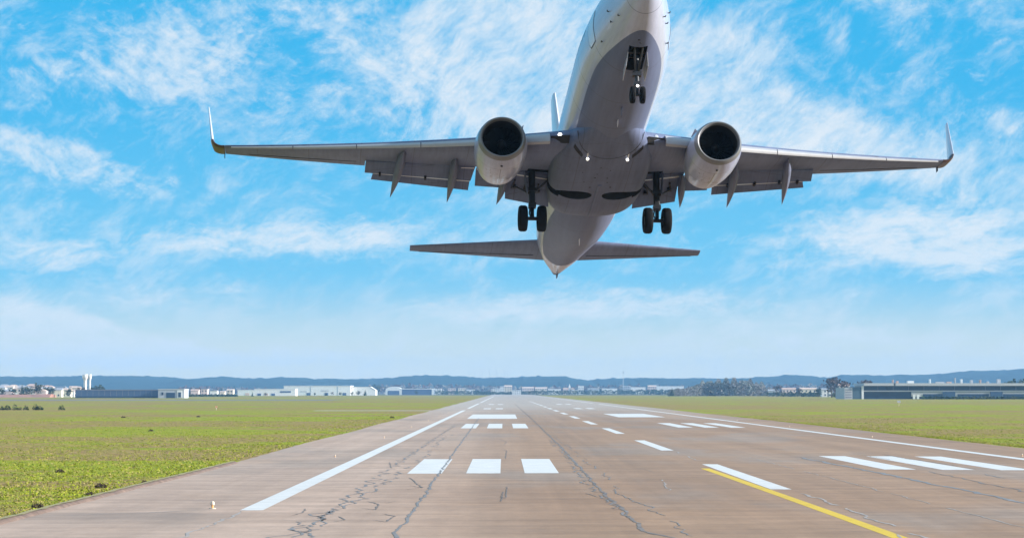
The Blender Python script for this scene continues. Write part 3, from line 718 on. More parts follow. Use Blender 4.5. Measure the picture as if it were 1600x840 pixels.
tag(sheet('taxiway', -46, -17.6, 584, 599, .008, M_CONC), kind='structure')
tag(sheet('airfield_road', -420, -92, 1270, 1420, .008, mat('road_grey', (.15,.14,.15), .8)), kind='structure')
ZM = .034
def mark(name, x0, x1, y0, y1, mt=M_PAINT, z=ZM):
    # painted rectangle with slightly ragged ends
    n = 10; vs = []
    for i in range(n+1):
        x = x0+(x1-x0)*i/n; vs += [(x, y0+random.uniform(-.10,.10), z), (x, y1+random.uniform(-.10,.10), z)]
    return new_obj(name, vs, [(2*i, 2*i+2, 2*i+3, 2*i+1) for i in range(n)], mt, runway, False)
mark('edge_line', -10.15, -9.27, 94, 598); mark('edge_line', -10.05, -9.2, 662, 945); mark('edge_line', -10.0, -9.2, 1000, 2400)
mark('edge_line', 34.75, 35.6, 60, 900); mark('edge_line', 34.75, 35.6, 960, 2400)
CX = 12.75
for k in range(14):
    y0 = 114 + 75.4*k
    mark('centre_line_stripe', CX-.46+(.2 if k == 0 else -.03*k), CX+.5+(.2 if k == 0 else -.03*k), y0, y0+39.5)
for i, (y0, y1) in enumerate(((136,165),(304,347),(640,672),(860,895))):
    n = 3 if i < 2 else 2
    for j in range(n):
        x = -5.38 + 3.28*j; mark('touchdown_bar', x, x+1.92, y0 + .35*j, y1 + .35*j)
    for j in range(n):
        x = 22.35 + 3.3*j if n == 3 else 19.3 + 3.3*j
        mark('touchdown_bar', x, x+1.85, y0+7-(.6*j), y1+8-(.6*j))
mark('aiming_point_bar', -6.2, 2.3, 413, 490); mark('aiming_point_bar', 20.6, 29.0, 437, 505)
# yellow lead-off line, one long ribbon
yl = []; N_ = 24
for i in range(N_+1):
    y = 60 + (145-60)*i/N_; xc = 12.42 - .45*(i/N_)**1.4; yl += [(xc-.25, y, ZM), (xc+.25, y, ZM)]
new_obj('taxi_lead_line', yl, [(2*i, 2*i+1, 2*i+3, 2*i+2) for i in range(N_)], M_YELLOW, runway, False)

# sealed joints and cracks: ragged ribbons
def ribbon(name, pts, w, mt, z, jit=.1, step=.6, taper=True, gap=0.0):
    P = [Vector((p[0], p[1], 0)) for p in pts]; line = []
    for a, b in zip(P[:-1], P[1:]):
        n = max(2, int((b-a).length/step)); line += [a.lerp(b, i/n) for i in range(n)]
    line.append(P[-1]); n = len(line); vs = []; fs = []; off = 0; sd_ = random.uniform(0, 99)
    for i, p in enumerate(line):
        t = (line[min(i+1,n-1)] - line[max(i-1,0)]).normalized(); q = Vector((t.y, -t.x, 0))
        off = jit*(mnoise.noise(Vector((i*.21, sd_, 0)))*1.6 + mnoise.noise(Vector((i*.7, sd_, 4)))*.8)
        ww = w*.66*(.55 + .9*abs(mnoise.noise(Vector((i*.33, sd_, 8))) + .25)) * (min(1, i/3, (n-1-i)/3)*.9+.1 if taper else 1)
        c = p + q*off; vs += [c - q*ww/2 + Vector((0,0,z)), c + q*ww/2 + Vector((0,0,z))]
    for i in range(n-1):
        if gap and mnoise.noise(Vector((i*.12, sd_, 12))) < -gap: continue
        fs.append((2*i, 2*i+1, 2*i+3, 2*i+2))
    return new_obj(name, vs, fs, mt, runway, False)
ZS = .038
ribbon('tar_seam', [(-3.35,66),(-3.55,120),(-3.8,220),(-4.3,420)], .20, M_TAR, ZS, .10)
ribbon('tar_seam', [(4.75,60),(5.6,74),(4.62,80),(4.5,112),(4.75,200),(4.7,420),(4.2,900)], .26, M_TARD, ZS, .12)
ribbon('tar_seam', [(4.72,88),(4.2,115),(4.35,150),(4.55,230)], .14, M_TAR, ZS+.001, .35)
ribbon('tar_seam', [(5.6,74),(5.9,88),(5.25,105),(5.5,124),(5.35,170),(5.2,260)], .10, M_TAR, ZS, .25, gap=.15)
ribbon('crack', [(-6.75,62),(-6.6,90),(-6.75,130),(-6.7,200),(-6.6,330)], .20, M_TAR, ZS, .36, gap=.25)
ribbon('crack', [(-6.35,66),(-6.2,96),(-5.75,130),(-5.6,180),(-5.8,260)], .18, M_TAR, ZS, .40, gap=.2)
ribbon('crack', [(-7.2,66),(-6.9,82),(-6.6,97)], .16, M_TAR, ZS, .5)
ribbon('pale_crack', [(-10.25,58),(-10.1,80),(-9.95,93.5)], .20, M_PALE, ZS, .22)
ribbon('tar_seam', [(21.6,74),(21.35,105),(21.1,140),(20.6,170)], .5, M_TAR, ZS, .16)
ribbon('crack', [(23.75,108),(24.0,124),(24.3,140)], .22, M_TARD, ZS, .22)
ribbon('crack', [(26.3,128),(26.6,135)], .25, M_TAR, ZS, .2)
ribbon('crack', [(28.0,150),(27.4,168),(27.6,178)], .2, M_TARD, ZS, .2)
ribbon('pale_crack', [(17.45,74),(17.35,110),(17.2,140),(17.0,175)], .11, M_PALE, ZS, .12, gap=.3)
ribbon('pale_crack', [(12.95,62),(13.2,84),(13.45,110)], .22, M_PALE, ZS, .16, gap=.15)
ribbon('pale_crack', [(11.9,66),(12.5,79)], .13, M_PALE, ZS, .2, gap=.2)
ribbon('pale_crack', [(7.6,112),(8.2,127)], .14, M_PALE, ZS, .22, gap=.1)
ribbon('pale_crack', [(12.9,160),(13.1,188)], .14, M_PALE, ZS, .2, gap=.1)
ribbon('cross_joint', [(-16.9,89.6),(-13.5,92),(-11.4,94.4)], .16, M_PALE, ZS, .10)
# short squiggly cracks, photo places turned to ground places
for pts, w in ((((560,793),(588,796),(592,787),(575,783)),.16),(((583,812),(603,815),(618,806),(596,802)),.17),(((770,783),(783,783),(786,768)),.13),(((775,775),(790,778),(793,760)),.12),(((785,702),(792,704),(790,716)),.12),(((780,686),(792,690),(788,694)),.11),(((640,758),(660,762),(648,752),(640,746)),.13),
               (((590,800),(570,802)),.13),(((478,802),(520,801)),.12),(((465,830),(490,828),(480,823)),.15),(((455,806),(476,800),(478,794)),.12),(((610,722),(612,731)),.13),(((632,765),(668,760)),.1),(((520,815),(540,812),(530,806)),.12),(((600,787),(620,782)),.1),(((1000,732),(1020,737)),.12),(((1330,708),(1390,718)),.16),(((880,712),(890,717)),.14),(((915,770),(935,777)),.14),(((700,792),(745,791)),.07),(((540,747),(640,745)),.05),(((560,770),(700,772)),.05),(((430,797),(560,803)),.05)):
    ribbon('crack', [(lat(px, depth(py)), depth(py)) for px, py in pts], w*.8, M_TARD, ZS+.001, .045, .25)

# low earth kerb on the left edge
m = MB(); rings = []
for y in np.arange(56, 157, 1.0):
    x = edge_l(y) - .02; j = .04*mnoise.noise(Vector((y*.5, 1, 0)))
    rings.append([(x-.42, y, -.02), (x-.38, y, .11+j), (x-.14, y, .14+j), (x+.02, y, .05), (x+.06, y, -.0)])
m.loft([r for r in rings], True, 0)
kb = m.build('kerb', M_KERB, runway); 
vs = []; fs = []
for i, y in enumerate(np.arange(56, 157, 1.0)):
    x = edge_l(y) - .02; j = .04*mnoise.noise(Vector((y*.5, 1, 0))); w = .16 + .08*mnoise.noise(Vector((y*.8, 5, 0)))
    vs += [(x-.42, y, .155+j), (x-.42+w+.12, y, .16+j)]
    if i: fs.append((2*i-2, 2*i-1, 2*i+1, 2*i))
new_obj('kerb_grass_edge', vs, fs, M_KERB2, runway, False)

# near grass blades (nobody could count them)
def tufts():
    rng = np.random.default_rng(5); n = 90000
    D = 70 + 420*rng.random(n)**1.9
    left = rng.random(n) < .62
    xl = -17.75 - rng.random(n)**1.2*(D*.235 - 10).clip(4, 60); xr = 42.7 + rng.random(n)**1.2*(D*.235 - 36).clip(1, 40)
    X = np.where(left, xl, xr); D = np.where(left, D, 165 + 300*rng.random(n)**1.4)
    dens = np.array([mnoise.noise(Vector((x*.12, y*.06, 0))) for x, y in zip(X, D)])
    keep = dens + .5*rng.random(n) > -.30 + .6*((D-200)/290).clip(0, 1); X, D, dens = X[keep], D[keep], dens[keep]; n = len(X)
    H = (.03 + .06*rng.random(n)**2) * (1 + .5*dens.clip(-1, 1)); W = .04 + .07*rng.random(n)
    V = np.zeros((n, 3, 3, 3)); 
    for k in range(3):
        a = rng.random(n)*math.pi*2; l = rng.normal(0, .05, (n, 2))
        ox = rng.normal(0, .05, n); oy = rng.normal(0, .05, n)
        V[:, k, 0] = np.c_[X+ox-np.cos(a)*W/2, D+oy-np.sin(a)*W/2, 0*X-.005]; V[:, k, 1] = np.c_[X+ox+np.cos(a)*W/2, D+oy+np.sin(a)*W/2, 0*X-.005]
        V[:, k, 2] = np.c_[X+ox+l[:, 0], D+oy+l[:, 1], H*(.7+.5*rng.random(n))]
    me = bpy.data.meshes.new('grass'); nv = n*9; me.vertices.add(nv); me.vertices.foreach_set('co', V.reshape(-1).astype(np.float32))
    nf = n*3; me.loops.add(nv); me.loops.foreach_set('vertex_index', np.arange(nv, dtype=np.int32)); me.polygons.add(nf)
    me.polygons.foreach_set('loop_start', np.arange(0, nv, 3, dtype=np.int32))
    me.polygons.foreach_set('material_index', np.repeat((rng.random(n) < (.30 - .35*dens)).astype(np.int32), 3))
    me.update(); me.validate()
    me.materials.append(mat('grass_blade_green', (.24, .265, .02), .8, var=.4, vscale=.5, spec=.1)); me.materials.append(mat('grass_blade_dry', (.34, .27, .10), .85, var=.4, vscale=.5, spec=.1))
    o = bpy.data.objects.new('grass', me); COL.objects.link(o); tag(o, kind='stuff')
tufts()

# ------------------------------------------------------------------ hills
M_HILL = None
def hill_mat(name, c1, c2):
    m = mat(name, c1, .95, spec=.05); N = NT(m.node_tree); b = N.n['Principled BSDF']; tc = N.node('ShaderNodeTexCoord'); o = tc.outputs['Object']
    n = N.noise(N.mapping(o, scale=(1, .4, 2)), .012, 7, .68); N.link(N.mixc(N.rng(n, .35, .65), c1, c2), b.inputs['Base Color']); return m
RIDGE = [(-400,590),(-150,589),(0,588),(50,589),(100,588),(130,587),(200,587),(250,588.5),(290,592),(305,592.5),(325,589),(360,588.5),(375,591),(400,591.5),(440,589.5),(480,590),(497,593.5),(510,591),(545,592.5),(575,591.5),(600,591),(640,588),(680,587.5),(700,587),(730,588.5),(755,590.5),(780,589.5),(800,590),(830,588),(880,587.5),(900,591.5),(920,594),(935,592),(1000,590),(1040,591),(1090,590.5),(1130,592),(1180,590),(1200,589),(1222,587),(1260,588),(1285,592),(1300,589),(1310,586.5),(1380,587.5),(1400,586),(1480,584),(1510,580),(1540,579),(1600,578),(1800,576),(2100,582)]
def hill_mesh():
    D0, D1, D2 = 5600, 7000, 8800; px = np.arange(-420, 2080, 3.0); rp = np.array(RIDGE)
    ry = np.interp(px, rp[:, 0], rp[:, 1]); vs = []; rows = []
    for t in (0, .08, .2, .35, .5, .65, .8, .92, 1.0, 1.15, 1.5, 2.0):
        D = D0 + (D1-D0)*t if t <= 1 else D1 + (D2-D1)*(t-1)
        prof = (t**.8 if t <= 1 else max(0, 1-(t-1)**1.3)); row = []
        for i, p in enumerate(px):
            X = (p-787)/F*D1; h = hgt(ry[i], D1) * prof
            h *= 1 + .16*mnoise.noise(Vector((X*.004, D*.004, 0)))*(0 if .97 < t < 1.03 else 1)
            h += (1.5*mnoise.noise(Vector((X*.03, D*.03, 2))) + 6.0*max(0, mnoise.noise(Vector((X*.065, D*.05, 7)))-.05)+2.5*abs(mnoise.noise(Vector((X*.2, D*.05, 17)))))*min(1, 3*prof)
            vs.append((X, D, h if 0 < t < 2 else -1.0))
    n = len(px); fs = [(j*n+i, j*n+i+1, (j+1)*n+i+1, (j+1)*n+i) for j in range(11) for i in range(n-1)]
    return new_obj('hills', vs, fs, hill_mat('wooded_hill', (.008, .028, .03), (.02, .042, .04)), None, True)
tag(hill_mesh(), kind='structure')

# ------------------------------------------------------------------ foliage
M_LEAF = [mat('leaf_dark_green', (.022, .045, .022), .9, var=.5, vscale=.4, spec=.1), mat('leaf_olive', (.05, .062, .026), .9, var=.5, vscale=.4, spec=.1), mat('twig_brown', (.085, .058, .05), .9, var=.4, vscale=.4, spec=.1)]
M_BARK = mat('bark', (.06, .05, .04), .9)
def crown_mesh(name, kind, H, W, n, seed):
    rng = random.Random(seed); vs = []; fs = []
    lumps = [(Vector((rng.uniform(-.32,.32)*W, rng.uniform(-.32,.32)*W, rng.uniform(.38,.82)*H)), rng.uniform(.2,.36)*W) for _ in range(7)]
    for i in range(n):
        if kind == 0:      # conifer
            t = rng.random()**1.3; z = H*(.1+.9*t); r = W*.5*(1-t)*rng.uniform(.35,1.1); a = rng.random()*6.283; c = Vector((r*math.cos(a), r*math.sin(a), z)); s_ = W*.12*(1.15-t)
        else:
            lc, lr = rng.choice(lumps); d = Vector((rng.gauss(0,1), rng.gauss(0,1), rng.gauss(0,1))).normalized()*lr*rng.uniform(.55,1.08); d.z *= .85; c = lc + d; s_ = W*rng.uniform(.045,.085)
        e = Euler((rng.uniform(-1,1), rng.uniform(-1,1), rng.random()*6.28)).to_matrix(); b = len(vs)
        for q in ((-1,-.6,0),(.9,-.8,.15),(1.1,.7,-.1),(-.8,.9,.2)): vs.append(tuple(c + e @ (Vector(q)*s_) ))
        fs.append((b, b+1, b+2, b+3))
    me = bpy.data.meshes.new(name); me.from_pydata(vs, [], fs); me.materials.append(M_LEAF[kind if kind != 3 else 1]); return me
def trunk_mesh(H, W):
    m = MB(); m.tube([(0,0,-.1),(0.05,0,H*.3),(0,.05,H*.62)], [W*.045, W*.03, W*.012], 6)
    for a in range(4):
        t = a*1.57+.4; m.tube([(0.03,0,H*(.28+.06*a)),(math.cos(t)*W*.18,math.sin(t)*W*.18,H*(.48+.06*a)),(math.cos(t)*W*.28,math.sin(t)*W*.28,H*(.62+.05*a))],[W*.018,W*.011,W*.005],5)
    me = bpy.data.meshes.new('trunk'); me.from_pydata(m.v, [], m.f); me.materials.append(M_BARK); return me
CROWNS = [[crown_mesh('crown', k, 10, (5 if k == 0 else 8.5), (190 if k != 2 else 120), 10*k+i) for i in range(3)] for k in range(3)]
TRUNKS = [trunk_mesh(10, 6), trunk_mesh(10, 8), trunk_mesh(10, 8)]
KN = ['dark green conifer', 'rounded olive green tree', 'bare brown winter tree']
def tree(px, D, h, k, label, group, wide=1.0):
    t = empty(('conifer_tree','leafy_tree','bare_tree')[k], (lat(px, D), D, 0), random.random()*6.28, label, 'tree', group)
    s_ = h/10; t.scale = (s_*wide, s_*wide, s_)
    for nm, me in (('crown', random.choice(CROWNS[k])), ('trunk', TRUNKS[k])):
        o = bpy.data.objects.new(nm, me); COL.objects.link(o); o.parent = t
    return t

# ------------------------------------------------------------------ buildings
W_COL = [mat('render_white', (.74,.72,.70), .8, var=.08, vscale=.2), mat('render_cream', (.68,.60,.50), .8, var=.08, vscale=.2), mat('render_pink', (.66,.52,.48), .8, var=.08, vscale=.2), mat('render_grey', (.40,.42,.46), .8, var=.1, vscale=.2)]
R_COL = [mat('roof_pink_tile', (.52,.36,.30), .8, var=.2, vscale=.4), mat('roof_salmon', (.60,.45,.37), .8, var=.2, vscale=.4), mat('roof_grey', (.34,.34,.37), .7, var=.1, vscale=.3), mat('roof_white', (.72,.72,.74), .6, var=.06, vscale=.1)]
M_WIN = mat('far_window_glass', (.05,.06,.085), .25)
WIN_ME = None
def win_mesh():
    m = MB(); m.box((0,0,0),(1.3,.12,1.5)); me = bpy.data.meshes.new('window'); me.from_pydata(m.v, [], m.f); me.materials.append(M_WIN); return me
WIN_ME = win_mesh()
def house(px, D, w, h, wc, rc, label, group, roof='gable', d=9, cat='house', wins=True, name='house', rz=0.0):
    t = empty(name, (lat(px, D), D, 0), rz, label, cat, group)
    m = MB(); m.box((0,0,h/2),(w,d,h)); m.build('wall', W_COL[wc], t, False)
    m = MB(); o = .4
    if roof == 'gable':
        rh = min(w,d)*.2; m.add([(-w/2-o,-d/2-o,h),(w/2+o,-d/2-o,h),(w/2+o,d/2+o,h),(-w/2-o,d/2+o,h),(-w/2-o,0,h+rh),(w/2+o,0,h+rh)],[(0,1,5,4),(2,3,4,5),(0,4,3),(1,2,5),(3,2,1,0)])
    elif roof == 'hip':
        rh = min(w,d)*.22; m.add([(-w/2-o,-d/2-o,h),(w/2+o,-d/2-o,h),(w/2+o,d/2+o,h),(-w/2-o,d/2+o,h),(-w/5,0,h+rh),(w/5,0,h+rh)],[(0,1,5,4),(2,3,4,5),(0,4,3),(1,2,5),(3,2,1,0)])
    else:
        m.box((0,0,h+.25),(w+.5,d+.5,.5))
    m.build('roof', R_COL[rc], t, False)
    if wins:
        nx = max(1, int(w/3.4)); nz = max(1, int(h/3))
        for i in range(min(nx, 5)):
            for j in range(min(nz, 4)):
                o_ = bpy.data.objects.new('window', WIN_ME); COL.objects.link(o_); o_.parent = t; o_.location = ((i+.5-min(nx,5)/2)*w/min(nx,5), -d/2-.03, 1.7+3*j*(h/3/nz if nz else 1)); 
    return t
ORD = ['first','second','third','fourth','fifth','sixth','seventh','eighth','ninth','tenth','eleventh','twelfth','thirteenth','fourteenth','fifteenth','sixteenth','seventeenth','eighteenth','nineteenth','twentieth','twenty-first','twenty-second','twenty-third','twenty-fourth','twenty-fifth','twenty-sixth']
WN = ['white','cream','pale pink','grey']; RN = ['pink tiled','salmon tiled','grey','white']
# hillside village, far left: (px, roof-top y in the photo, width m)
rv = random.Random(3); vill = []
for (px, y, w, row) in ((2,603,12,1),(9,600.5,12,1),(16,602,9,1),(23,601,10,1),(30,604,8,0),(35,601.5,9,1),(40,603,11,0),(46,602,8,1),(51,600,11,1),(57,603.5,9,0),(63,603,10,1),(69,601.5,9,1),(74,604,9,0),(79,602,9,1),(85,604.5,9,1),(90,606,10,0),(95,603,11,1),(101,604,9,1),(106,606,8,0),(112,608.5,8,0),(116,602,7,1),(121,603,8,1),(117,610,8,0),(26,609,11,0),(14,608,9,0),(66,609,10,0)):
    D = 2080 + 260*row + rv.uniform(-60, 60); vill.append((px, y, w, D))
vill.sort()
for i, (px, y, w, D) in enumerate(vill):
    h = hgt(y, D) - 1.6; wc = rv.choice([0,0,0,1,1,2]); rc = rv.choice([0,1,1,2,2])
    house(px, D, w*.95, max(5, h), wc, rc, f'{WN[wc]} village house with {RN[rc]} roof, {ORD[i]} from the left in the village', 'houses of the village at the far left', rv.choice(['gable','hip']), 9)
for i, (px, D, h, k) in enumerate(((24,2040,8,1),(36,2000,11,0),(42,2010,10,1),(59,2020,12,1),(73,2050,9,1),(84,2000,9,1),(128,2100,9,2),(146,2200,10,1),(155,2200,11,1),(111,2000,8,1),(5,2010,8,1))):
    tree(px, D, h, k, f'{KN[k]}, {ORD[sorted([24,36,42,59,73,84,128,146,155,111,5]).index(px)]} tree from the left among the village houses', 'trees in the far left village')
# earth bank in front of the village
m = MB(); m.loft([[(x, 1980, -.2), (x, 1990, 2.4+.6*mnoise.noise(Vector((x*.05,0,0)))), (x, 2004, 2.3), (x, 2014, -.2)] for x in np.linspace(lat(-60,1990), lat(82,1990), 30)]); tag(m.build('earth_bank', mat('red_earth', (.36,.17,.12), .9, var=.3, vscale=.1), None), kind='structure')
# water towers
def water_tower(px, D, ytop, w, label):
    t = empty('water_tower', (lat(px, D), D, 0), 0, label, 'water tower', 'pair of white water towers'); H = hgt(ytop, D); r = w/2
    m = MB(); m.lathe([(0,r*.85),(H*.72,r*.8)], 'Z', (0,0,0), 16); m.build('shaft', W_COL[0], t)
    m = MB(); m.lathe([(H*.72,r*.8),(H*.86,r*1.5),(H*.95,r*1.55),(H,r*1.3),(H+.01,.01)], 'Z', (0,0,0), 16); m.build('tank', W_COL[0], t)
    m = MB(); m.lathe([(H*.80,r*1.3),(H*.82,r*1.45)], 'Z', (0,0,0), 16); m.build('tank_rim', W_COL[3], t)
water_tower(134.5, 2350, 584.5, 4.0, 'thicker left tower of the two white water towers against the hills')
water_tower(141.5, 2350, 584.5, 2.3, 'slimmer right tower of the two white water towers against the hills')
# long blue shed with the pale building at its right end
def big_shed(px0, px1, ytop, D, depth_, name, wallm, roofm, label, cat='warehouse', roofh=.6):
    x0, x1 = lat(px0, D), lat(px1, D); t = empty(name, ((x0+x1)/2, D, 0), 0, label, cat); w = x1-x0; h = hgt(ytop, D) - roofh
    m = MB(); m.box((0,depth_/2,h/2),(w,depth_,h)); m.build('wall', wallm, t, False)
    m = MB(); m.box((0,depth_/2,h+roofh/2),(w+.6,depth_+.6,roofh)); m.build('roof', roofm, t, False)
    return t, w, h
M_BLUE = mat('cladding_blue_grey', (.055,.095,.19), .6, var=.15, vscale=.1); M_DBLUE = mat('glazing_dark_blue', (.015,.04,.085), .3, var=.2, vscale=.15)
M_LGREY = mat('cladding_light_grey', (.46,.46,.47), .6, var=.06, vscale=.1); M_CLW = mat('cladding_white', (.74,.74,.72), .6, var=.05, vscale=.05); M_COPE = mat('coping_violet_grey', (.2,.2,.26), .6)
t, w, h = big_shed(119, 247.5, 608, 1760, 40, 'long_shed', M_BLUE, M_COPE, 'long low blue grey shed across the grass, below the water towers')
for i in range(1, 14):
    m = MB(); m.box((-w/2 + w*i/14, -.06, h/2), (.18,.12,h)); m.build('cladding_rib', M_COPE, t, False)
m = MB(); m.box((0,-.08,.7),(w,.16,1.3)); m.build('plinth', M_DBLUE, t, False)
t, w, h = big_shed(248.2, 288.5, 607.2, 1745, 25, 'pale_hall', W_COL[3], M_LGREY, 'pale grey hall with a dark doorway, at the right end of the blue shed', 'hall')
m = MB(); m.box((-.4,-.10,2.0),(6.2,.2,4.0)); m.build('doorway', M_DBLUE, t, False)
m = MB(); m.box((6.1,-.12,2.9),(3.6,.24,5.4)); m.build('white_frame', M_CLW, t, False)
m = MB(); m.box((6.1,-.28,2.4),(2.0,.12,3.6)); m.build('window', M_DBLUE, t, False)
m = MB(); m.box((-6.2,-.10,3.2),(1.4,.2,2.0)); m.build('window', M_DBLUE, t, False)
# white warehouses in the middle distance
t, w, h = big_shed(444, 548, 602, 3000, 60, 'white_warehouse', M_CLW, R_COL[3], 'long white warehouse with a flat roof, largest one left of the runway')
for i in range(1, 3): m = MB(); m.box((-w/2+w*.29*i*1.4, -.1, h/2), (.5,.2,h)); m.build('downpipe', M_LGREY, t, False)
m = MB(); m.box((-w*.2,-.1,h*.42),(8,.2,1.2)); m.build('sign_band', M_LGREY, t, False)
m = MB(); m.box((w*.12,-.1,h*.5),(9,.2,1.2)); m.build('sign_band', M_LGREY, t, False)
for i in range(4): m = MB(); m.box((-w*.4+w*.27*i,-.1,1.6),(4.5,.2,3.2)); m.build('loading_door', M_BLUE, t, False)
t = empty('lean_to_hall', (lat(567,3010), 3010, 0), 0, 'white hall with a sloping roof end, joined to the right of the long warehouse', 'warehouse')
wl_ = 28; h_ = hgt(603, 3010); m = MB(); m.add([(-14,0,0),(16,0,0),(16,0,h_*.55),(9,0,h_-.5),(-14,0,h_-.5),(-14,40,0),(16,40,0),(16,40,h_*.55),(9,40,h_-.5),(-14,40,h_-.5)],[(0,1,2,3,4),(9,8,7,6,5),(0,5,6,1),(1,6,7,2),(4,9,5,0)]); m.build('wall', M_CLW, t, False)
m = MB(); m.add([(-14.2,-.3,h_-.45),(9,-.3,h_-.45),(16.3,-.3,h_*.55+.1),(16.3,40.3,h_*.55+.1),(9,40.3,h_-.45),(-14.2,40.3,h_-.45)],[(0,1,4,5),(1,2,3,4)]); m.build('roof', R_COL[3], t, False)
t, w, h = big_shed(398, 462, 607, 2700, 30, 'low_depot', M_CLW, R_COL[3], 'low white depot with a blue strip, in front of the long white warehouse', 'depot')
m = MB(); m.box((w*.26,-.1,h*.62),(12,.2,1.8)); m.build('blue_strip', M_BLUE, t, False)
for i in range(3): m = MB(); m.box((-w*.38+w*.17*i,-.1,1.4),(4,.2,2.6)); m.build('loading_door', R_COL[1] if i == 1 else M_BLUE, t, False)
t, w, h = big_shed(372, 402, 608.5, 2900, 20, 'pale_depot', M_CLW, R_COL[3], 'pale depot left of the low white depot with blue strip', 'depot')
m = MB(); m.box((0,-.1,1.6),(5,.2,3)); m.build('loading_door', R_COL[1], t, False)
# curved roof hangar
t = empty('arched_hangar', (lat(628,3600), 3600, 0), 0, 'white arched hangar with a blue side hall, left of the runway end', 'hangar')
hh = hgt(603.5, 3600); m = MB(); prof = [(-24+12*(1-math.cos(a)), 1.2*0 + hh*.55 + hh*.45*math.sin(a)) for a in np.linspace(0, math.pi, 13)]
m.loft([[(x, y, z) for x, z in prof] + [(0, y, 0), (-24, y, 0)] for y in (0, 40)]); m.build('arched_body', M_CLW, t, False)
m = MB(); m.box((-12,-.1,hh*.25),(17,.2,hh*.5)); m.build('hangar_door', M_BLUE, t, False)
m = MB(); m.box((24,15,hh*.34),(47,30,hh*.68)); m.build('side_hall', M_BLUE, t, False)
m = MB(); m.box((24,15,hh*.71),(48,31,hh*.08)); m.build('side_roof', M_CLW, t, False)
m = MB(); m.box((46,-.2,hh*.34),(3.4,.4,hh*.68)); m.build('white_pier', M_CLW, t, False)
# scattered low buildings in the middle (px0, px1, top, D, colours, wording)
mid = [(300,312,608,2500,2,0,'pink block behind the grass right of the pale hall'),(316,326,606,2600,2,2,'dusky pink house below the hill dip'),(330,341,608.5,2500,0,2,'white house left of the small salmon roof row'),(345,353,610,2400,1,1,'cream cottage left of the depots'),(356,366,607.5,2600,1,1,'cream house with salmon roof beside the pale depot'),
       (674,690,606.5,3900,0,3,'low white works right of the arched hangar'),(700,712,605,4300,2,2,'pinkish block at the hill foot left of the runway end'),(716,727,604.8,4300,1,2,'cream block at the hill foot left of the runway end'),(728,742,607,4200,0,2,'white terrace near the runway end'),(768,781,606.5,4000,0,3,'white shed just left of the runway end'),(781,788,603,4000,0,3,'white tower block above the runway end'),(788,800,602.5,4000,1,1,'cream block with salmon roof above the runway end'),(800,814,609,3900,0,3,'low white shed right of the runway end'),
       (816,834,605,4300,2,1,'salmon roofed block right of the runway end'),(836,854,605.5,4300,1,1,'cream row with salmon roofs right of the runway end'),(856,876,607,4200,0,3,'white hall under the right end of the hill'),(880,890,606.5,4200,2,0,'pink house left of the small church'),(898,902,608,4000,0,2,'narrow white house in the tree line'),(903,912,601.5,4500,0,2,'white house on the slope below the hill notch'),(918,940,606,4300,3,3,'grey hall with pale roof in the tree line'),(936,964,606.3,4300,0,3,'long white hall left of the mast'),(974,986,602.5,4400,3,3,'pale grey domed works under the mast'),(985,1008,604.2,4300,0,3,'violet white hall right of the mast'),(1012,1025,602.5,4200,2,1,'salmon red house left of the copse'),(1026,1068,602.8,4300,0,3,'long white hall running behind the copse'),(1176,1196,606.5,3000,3,3,'grey hall right of the copse')]
for (a, b, y, D, wc, rc, lb) in mid:
    w_ = lat(b, D)-lat(a, D); h_ = hgt(y, D) - (1.2 if rc != 3 else .5)
    house((a+b)/2, D, w_, max(4, h_), wc, rc, lb, None, 'gable' if rc in (0,1) else 'flat', 12, 'building' if w_ > 14 else 'house', w_ < 22, 'hall' if w_ > 22 else 'house')
# small church
t = empty('church', (lat(894,4100), 4100, 0), 0, 'small white church with an orange roof and pointed tower, right of the runway end', 'church')
m = MB(); m.box((0,0,4),(9,14,8)); m.build('nave', W_COL[0], t, False)
m = MB(); m.add([(-5,-7.4,8),(5,-7.4,8),(5,7.4,8),(-5,7.4,8),(0,-7.4,12),(0,7.4,12)],[(0,1,4),(1,2,5,4),(2,3,5),(3,0,4,5)]); m.build('roof', R_COL[1], t, False)
m = MB(); m.box((-4.5,-4,6),(3.4,3.4,12)); m.box((-4.5,-4,15),(3.4,3.4,6), None, 0, .05); m.build('tower', W_COL[0], t, False)
# tree line and copse
def wood(name, pts, seed, mats_, n, jy=30, fs_=1.0):
    rng = random.Random(seed); vs = []; fs = []; mi = []
    for i in range(n):
        t = rng.random()*(len(pts)-1); k = int(t); f_ = t-k; px = pts[k][0]+(pts[k+1][0]-pts[k][0])*f_; y = pts[k][1]+(pts[k+1][1]-pts[k][1])*f_; D = pts[k][2]+(pts[k+1][2]-pts[k][2])*f_ + rng.uniform(0, jy)
        H = max(1.5, hgt(y, D)); cl = .6+.45*mnoise.noise(Vector((px*.16, seed, 0))) ; z = H*rng.random()**.8*min(1.12, cl+.35); s_ = (rng.uniform(.5,1.3)*H*.085+.35)*fs_; c = Vector((lat(px, D), D, z))
        e = Euler((rng.uniform(-1.2,1.2), rng.uniform(-.8,.8), rng.random()*6.28)).to_matrix(); b = len(vs)
        for q in ((-1,-.7,0),(.9,-.8,.15),(1.1,.8,-.1),(-.8,.9,.2)): vs.append(tuple(c + e @ (Vector(q)*s_)))
        fs.append((b,b+1,b+2,b+3)); mi.append(0 if mnoise.noise(Vector((px*.09, z*.1, seed))) > -.05 else 1)
    o = new_obj(name, vs, fs, mats_, None, False, mi); tag(o, kind='stuff'); return o
M_HAZEW = mat('grey_twigs', (.19, .178, .165), .95, var=.1, vscale=.2, spec=.05); M_PURW = mat('brown_scrub', (.11, .075, .07), .95, var=.4, vscale=.05, spec=.05)
